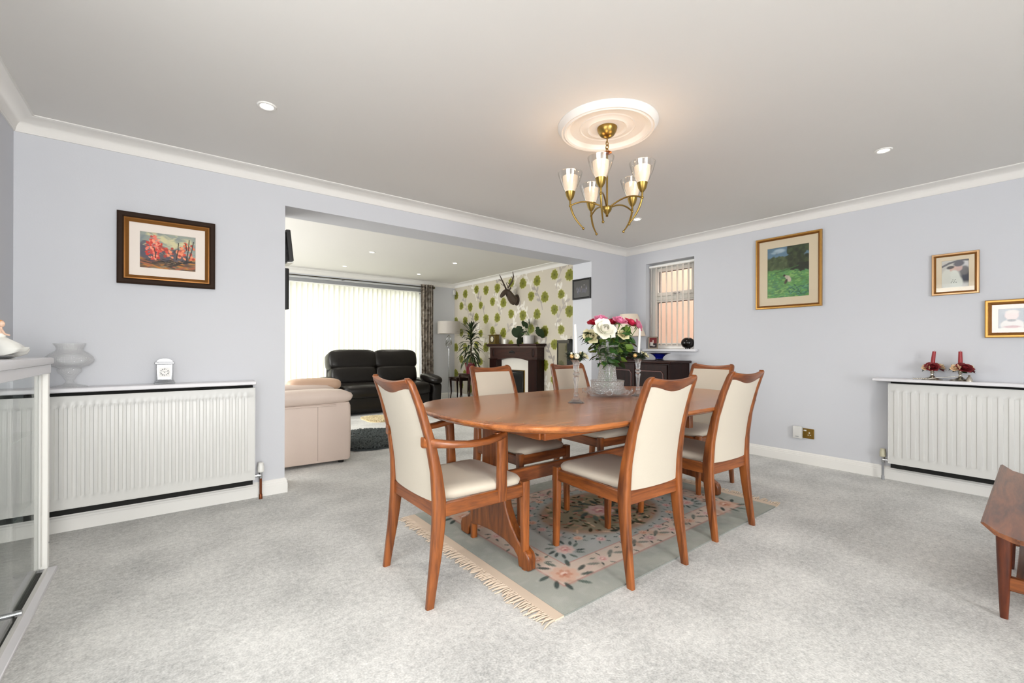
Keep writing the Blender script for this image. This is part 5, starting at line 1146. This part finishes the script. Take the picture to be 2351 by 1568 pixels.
for s_ in (-1, 1):
    MB().b2((-.175, s_ * .58 - .115, .10), (-.004, s_ * .58 + .115, .895), .004).build('pilaster', MAHOG, fp)
    MB().b2((-.19, s_ * .58 - .13, .0), (-.004, s_ * .58 + .13, .11), .006).build('plinth', MAHOG, fp)
    MB().b2((-.19, s_ * .58 - .13, .888), (-.004, s_ * .58 + .13, .905), .004).build('capital', MAHOG_X, fp)
    MB().puff((-.168, s_ * .585, 1.01), (.02, .075, .15), None, .8, .9, 14, 8).build('oval_boss', MAHOG, fp)
m = MB()
for k in range(-3, 4): m.puff((-.17, k * .024, 1.018 + .018 * (1 - (k / 3.5) ** 2)), (.02, .022, .05 - .008 * abs(k)), Matrix.Rotation(k * .22, 3, 'X'), .9, .9, 8, 6)
m.b2((-.175, -.085, 1.0), (-.160, .085, 1.010)); m.build('carved_crest', BLACK, fp)
MB().b2((-.05, -.465, .05), (-.004, .465, .93)).build('marble_panel', MARBLE, fp)
MB().b2((-.40, -.66, 0), (-.002, .66, .05), .004).build('hearth', MARBLE, fp)
fi = MB().b2((-.085, -.215, .05), (-.05, .215, .69), .006).build('electric_fire', BLACK, fp)
m = MB().b2((-.089, -.20, .645), (-.083, .20, .655)); m.b2((-.089, -.17, .60), (-.083, .17, .606)); m.build('grille_bar', CHROME, fi)
m = MB().b2((-.065, .215, .05), (-.05, .232, .70)); m.b2((-.065, -.232, .05), (-.05, -.215, .70)); m.b2((-.065, -.215, .69), (-.05, .215, .70)); m.build('brass_edge', BRASS, fi)
# things on the mantel shelf
mc = thing('mantel_clock', 'square brass carriage clock with a top handle on the mantel shelf', 'clock', (FX - .12, 6.93, 1.172))
m = MB().b2((-.06, -.135, 0), (.06, .135, .014), .004); m.b2((-.05, -.115, .012), (.05, .115, .020)); m.b2((-.045, -.10, .02), (.045, .10, .172)); m.b2((-.06, -.135, .172), (.06, .135, .184), .004); m.build('case', mat('aged_brass', (112, 92, 44), .4, metal=.6, noise=.25, nscale=30), mc)
MB().tube([(0, .06 * math.cos(a), .184 + .05 * math.sin(a)) for a in np.linspace(0, PI, 11)], .005, 8).build('handle', BRASS, mc)
MB().lathe([(.066, 0), (.066, .004), (.050, .006), (.050, 0)], 28, (-.046, 0, .098), Matrix.Rotation(-PI / 2, 3, 'Y'), cap=False).build('bezel', mat('dark_bezel', (44, 34, 22), .4), mc)
dialpaint(.10, (222, 214, 190), (30, 26, 22)).build('dial', PRINT, lambda U, V: (np.full_like(U, -.0475), .05 - U, V + .048), mc)
cp = thing('potted_plant', 'split-leaf houseplant in a white cylinder pot on the mantel shelf', 'plant', (FX - .12, 5.895, 1.172))
MB().lathe([(0, 0), (.088, 0), (.092, .004), (.096, .145), (.088, .145), (.085, .125), (0, .122)], 30).build('plant_pot', mat('white_ceramic', (206, 202, 200), .35), cp)
MB().lathe([(0, .123), (.084, .125), (0, .130)], 20).build('soil', SOIL, cp)
def monstera(S):
    m = MB(); out = []
    for i in range(41):
        a = -PI + 2 * PI * i / 40; r = 1 - .28 * abs(a / PI) ** 3; r *= 1 - .34 * max(0, math.cos(a * 4.5 + .4)) ** 6 * (.25 < abs(a) < 2.6 or abs(a) > .25); out.append((S * .5 * r * math.sin(a) * .95, S * .5 * (1 - r * math.cos(a + PI) * 1.0), 0))
    m.v = [(x, y, -.5 * x * x / S - .35 * (y / S) ** 2 * S) for x, y, z in out]; m.v.append((0, S * .35, -.02)); n = len(out); m.f = [(i, i + 1, n) for i in range(n - 1)]
    return m.mesh('leaf', GREEN_D, 180, False)
MN = monstera(.24)
for i, (st, d, sc_, rl) in enumerate((((-.02, .16, .18), (-.5, .30, -.95), .95, .2), ((.0, .10, .27), (-.3, .9, -.25), 1.0, 1.0), ((0, -.03, .30), (.1, -.25, 1.0), .55, 1.2), ((.02, -.13, .26), (-.1, -.8, -.65), .95, -.9), ((.03, .02, .30), (.0, .35, .25), .7, 1.1), ((-.06, -.02, .22), (-.9, -.2, .1), .5, 0))):
    b0 = Vector((0, 0, .124)); e = Vector(st); MB().tube([b0, (b0 + e) / 2 + Vector((0, 0, .03)), e], .0045, 6).build('leaf_stem', STEM, cp)
    o = bpy.data.objects.new('leaf', MN); COL.objects.link(o); o.parent = cp; o.location = e; o.rotation_euler = euler_to(d, rl); o.scale = (sc_,) * 3
wc = thing('small_white_pot', 'small white ceramic pot between the clock and the houseplant', 'pot', (FX - .08, 6.63, 1.172))
MB().lathe([(0, 0), (.034, 0), (.040, .09), (.036, .09), (.032, .01), (0, .008)], 20).build('pot_body', PORCELAIN, wc)
# deer head
dh = thing('deer_head', 'dark brown stag head ornament with antlers on the floral wallpaper', 'wall ornament', (FX, 6.375, 1.985))
Rm = Matrix.Rotation(-PI / 2, 3, 'Y')
MB().lathe([(0, .03), (.075, .028), (.10, .016), (.105, .0), (0, 0)], 28, (0, 0, 0), Rm @ Matrix.Diagonal((1.0, .78, 1))).build('backplate', DEER_M, dh)
sk = bpy.data.meshes.new('head_and_neck'); J = [(-.02, 0, -.035), (-.085, 0, -.015), (-.15, 0, .05), (-.205, 0, .125), (-.245, .008, .15), (-.305, .015, .095), (-.345, .02, .045), (-.362, .022, .025)]
sk.from_pydata(J, [(i, i + 1) for i in range(7)], []); so_ = bpy.data.objects.new('head_and_neck', sk); COL.objects.link(so_); so_.parent = dh; so_.modifiers.new('skin', 'SKIN'); s2_ = so_.modifiers.new('sub', 'SUBSURF'); s2_.levels = s2_.render_levels = 1
for v, rd in zip(sk.skin_vertices[0].data, ((.10, .10), (.095, .095), (.075, .075), (.066, .066), (.062, .062), (.048, .046), (.036, .036), (.024, .024))): v.radius = rd
sk.skin_vertices[0].data[0].use_root = True; sk.materials.append(DEER_M)
for s_ in (-1, 1):
    m = MB(); B0 = Vector((-.235, s_ * .028, .195))
    pts = [B0, B0 + Vector((.01, s_ * .055, .06)), B0 + Vector((.02, s_ * .115, .13)), B0 + Vector((.01, s_ * .155, .20)), B0 + Vector((-.02, s_ * .17, .275))]
    m.tube(pts, [.016, .015, .013, .011, .005], 8)
    for p, e, r_ in ((pts[0] + Vector((0, s_ * .012, .02)), Vector((-.055, s_ * .01, .06)), .008), (pts[1], Vector((-.075, s_ * .02, .02)), .007), (pts[2] + Vector((0, s_ * .01, .02)), Vector((-.06, s_ * .04, .02)), .006)): m.tube([p, p + e * .6, p + e + Vector((0, 0, .02))], [r_, r_ * .8, .003], 6)
    m.build('antler', DEER_M, dh, 60)
    MB().puff((-.205, s_ * .062, .185), (.022, .07, .04), Matrix.Rotation(s_ * .5, 3, 'X'), .9, .9, 10, 7).build('ear', DEER_M, dh, 60)
# pale glazed panel with a dark bag-like cover, standing by the reveal
gs = thing('glass_screen', 'tall smoked glass panel with a dark edge standing near the wallpaper end', 'screen', (4.62, 4.70, 0))
MB().b2((-.002, -.128, .02), (.004, .128, 1.215), .001).build('smoked_glass', pane_glass('smoked', (.50, .48, .42), 1.2), gs, 0)
m = MB().b2((-.006, .118, 0), (.010, .132, 1.215)); m.b2((-.006, -.128, 1.170), (.010, .118, 1.215)); m.build('metal_edge', mat('pewter_edge', (58, 54, 46), .4, metal=.4), gs)
rings = []
for z, a, b_ in ((0, .05, .26), (.6, .05, .25), (1.0, .048, .20), (1.15, .045, .14), (1.21, .035, .10), (1.235, .02, .07)): rings.append([(.04 + u, -.128 - b_ / 2 + .07 + v, z) for u, v in rr(a * 2, b_, .8, 4)])
MB().loft(rings).build('dark_cover', BLACK_M, gs, 60)
se = thing('alarm_sensor', 'small white alarm sensor high in the living room corner', 'sensor', (XW - .035, YF - .04, 2.335))
MB().b2((-.028, -.03, -.055), (.028, .03, .055), .012, 2).build('sensor_body', WHITE_METAL, se); MB().sphere((-.01, -.026, -.02), .016, 12, 8).build('sensor_lens', SHELF_W, se)
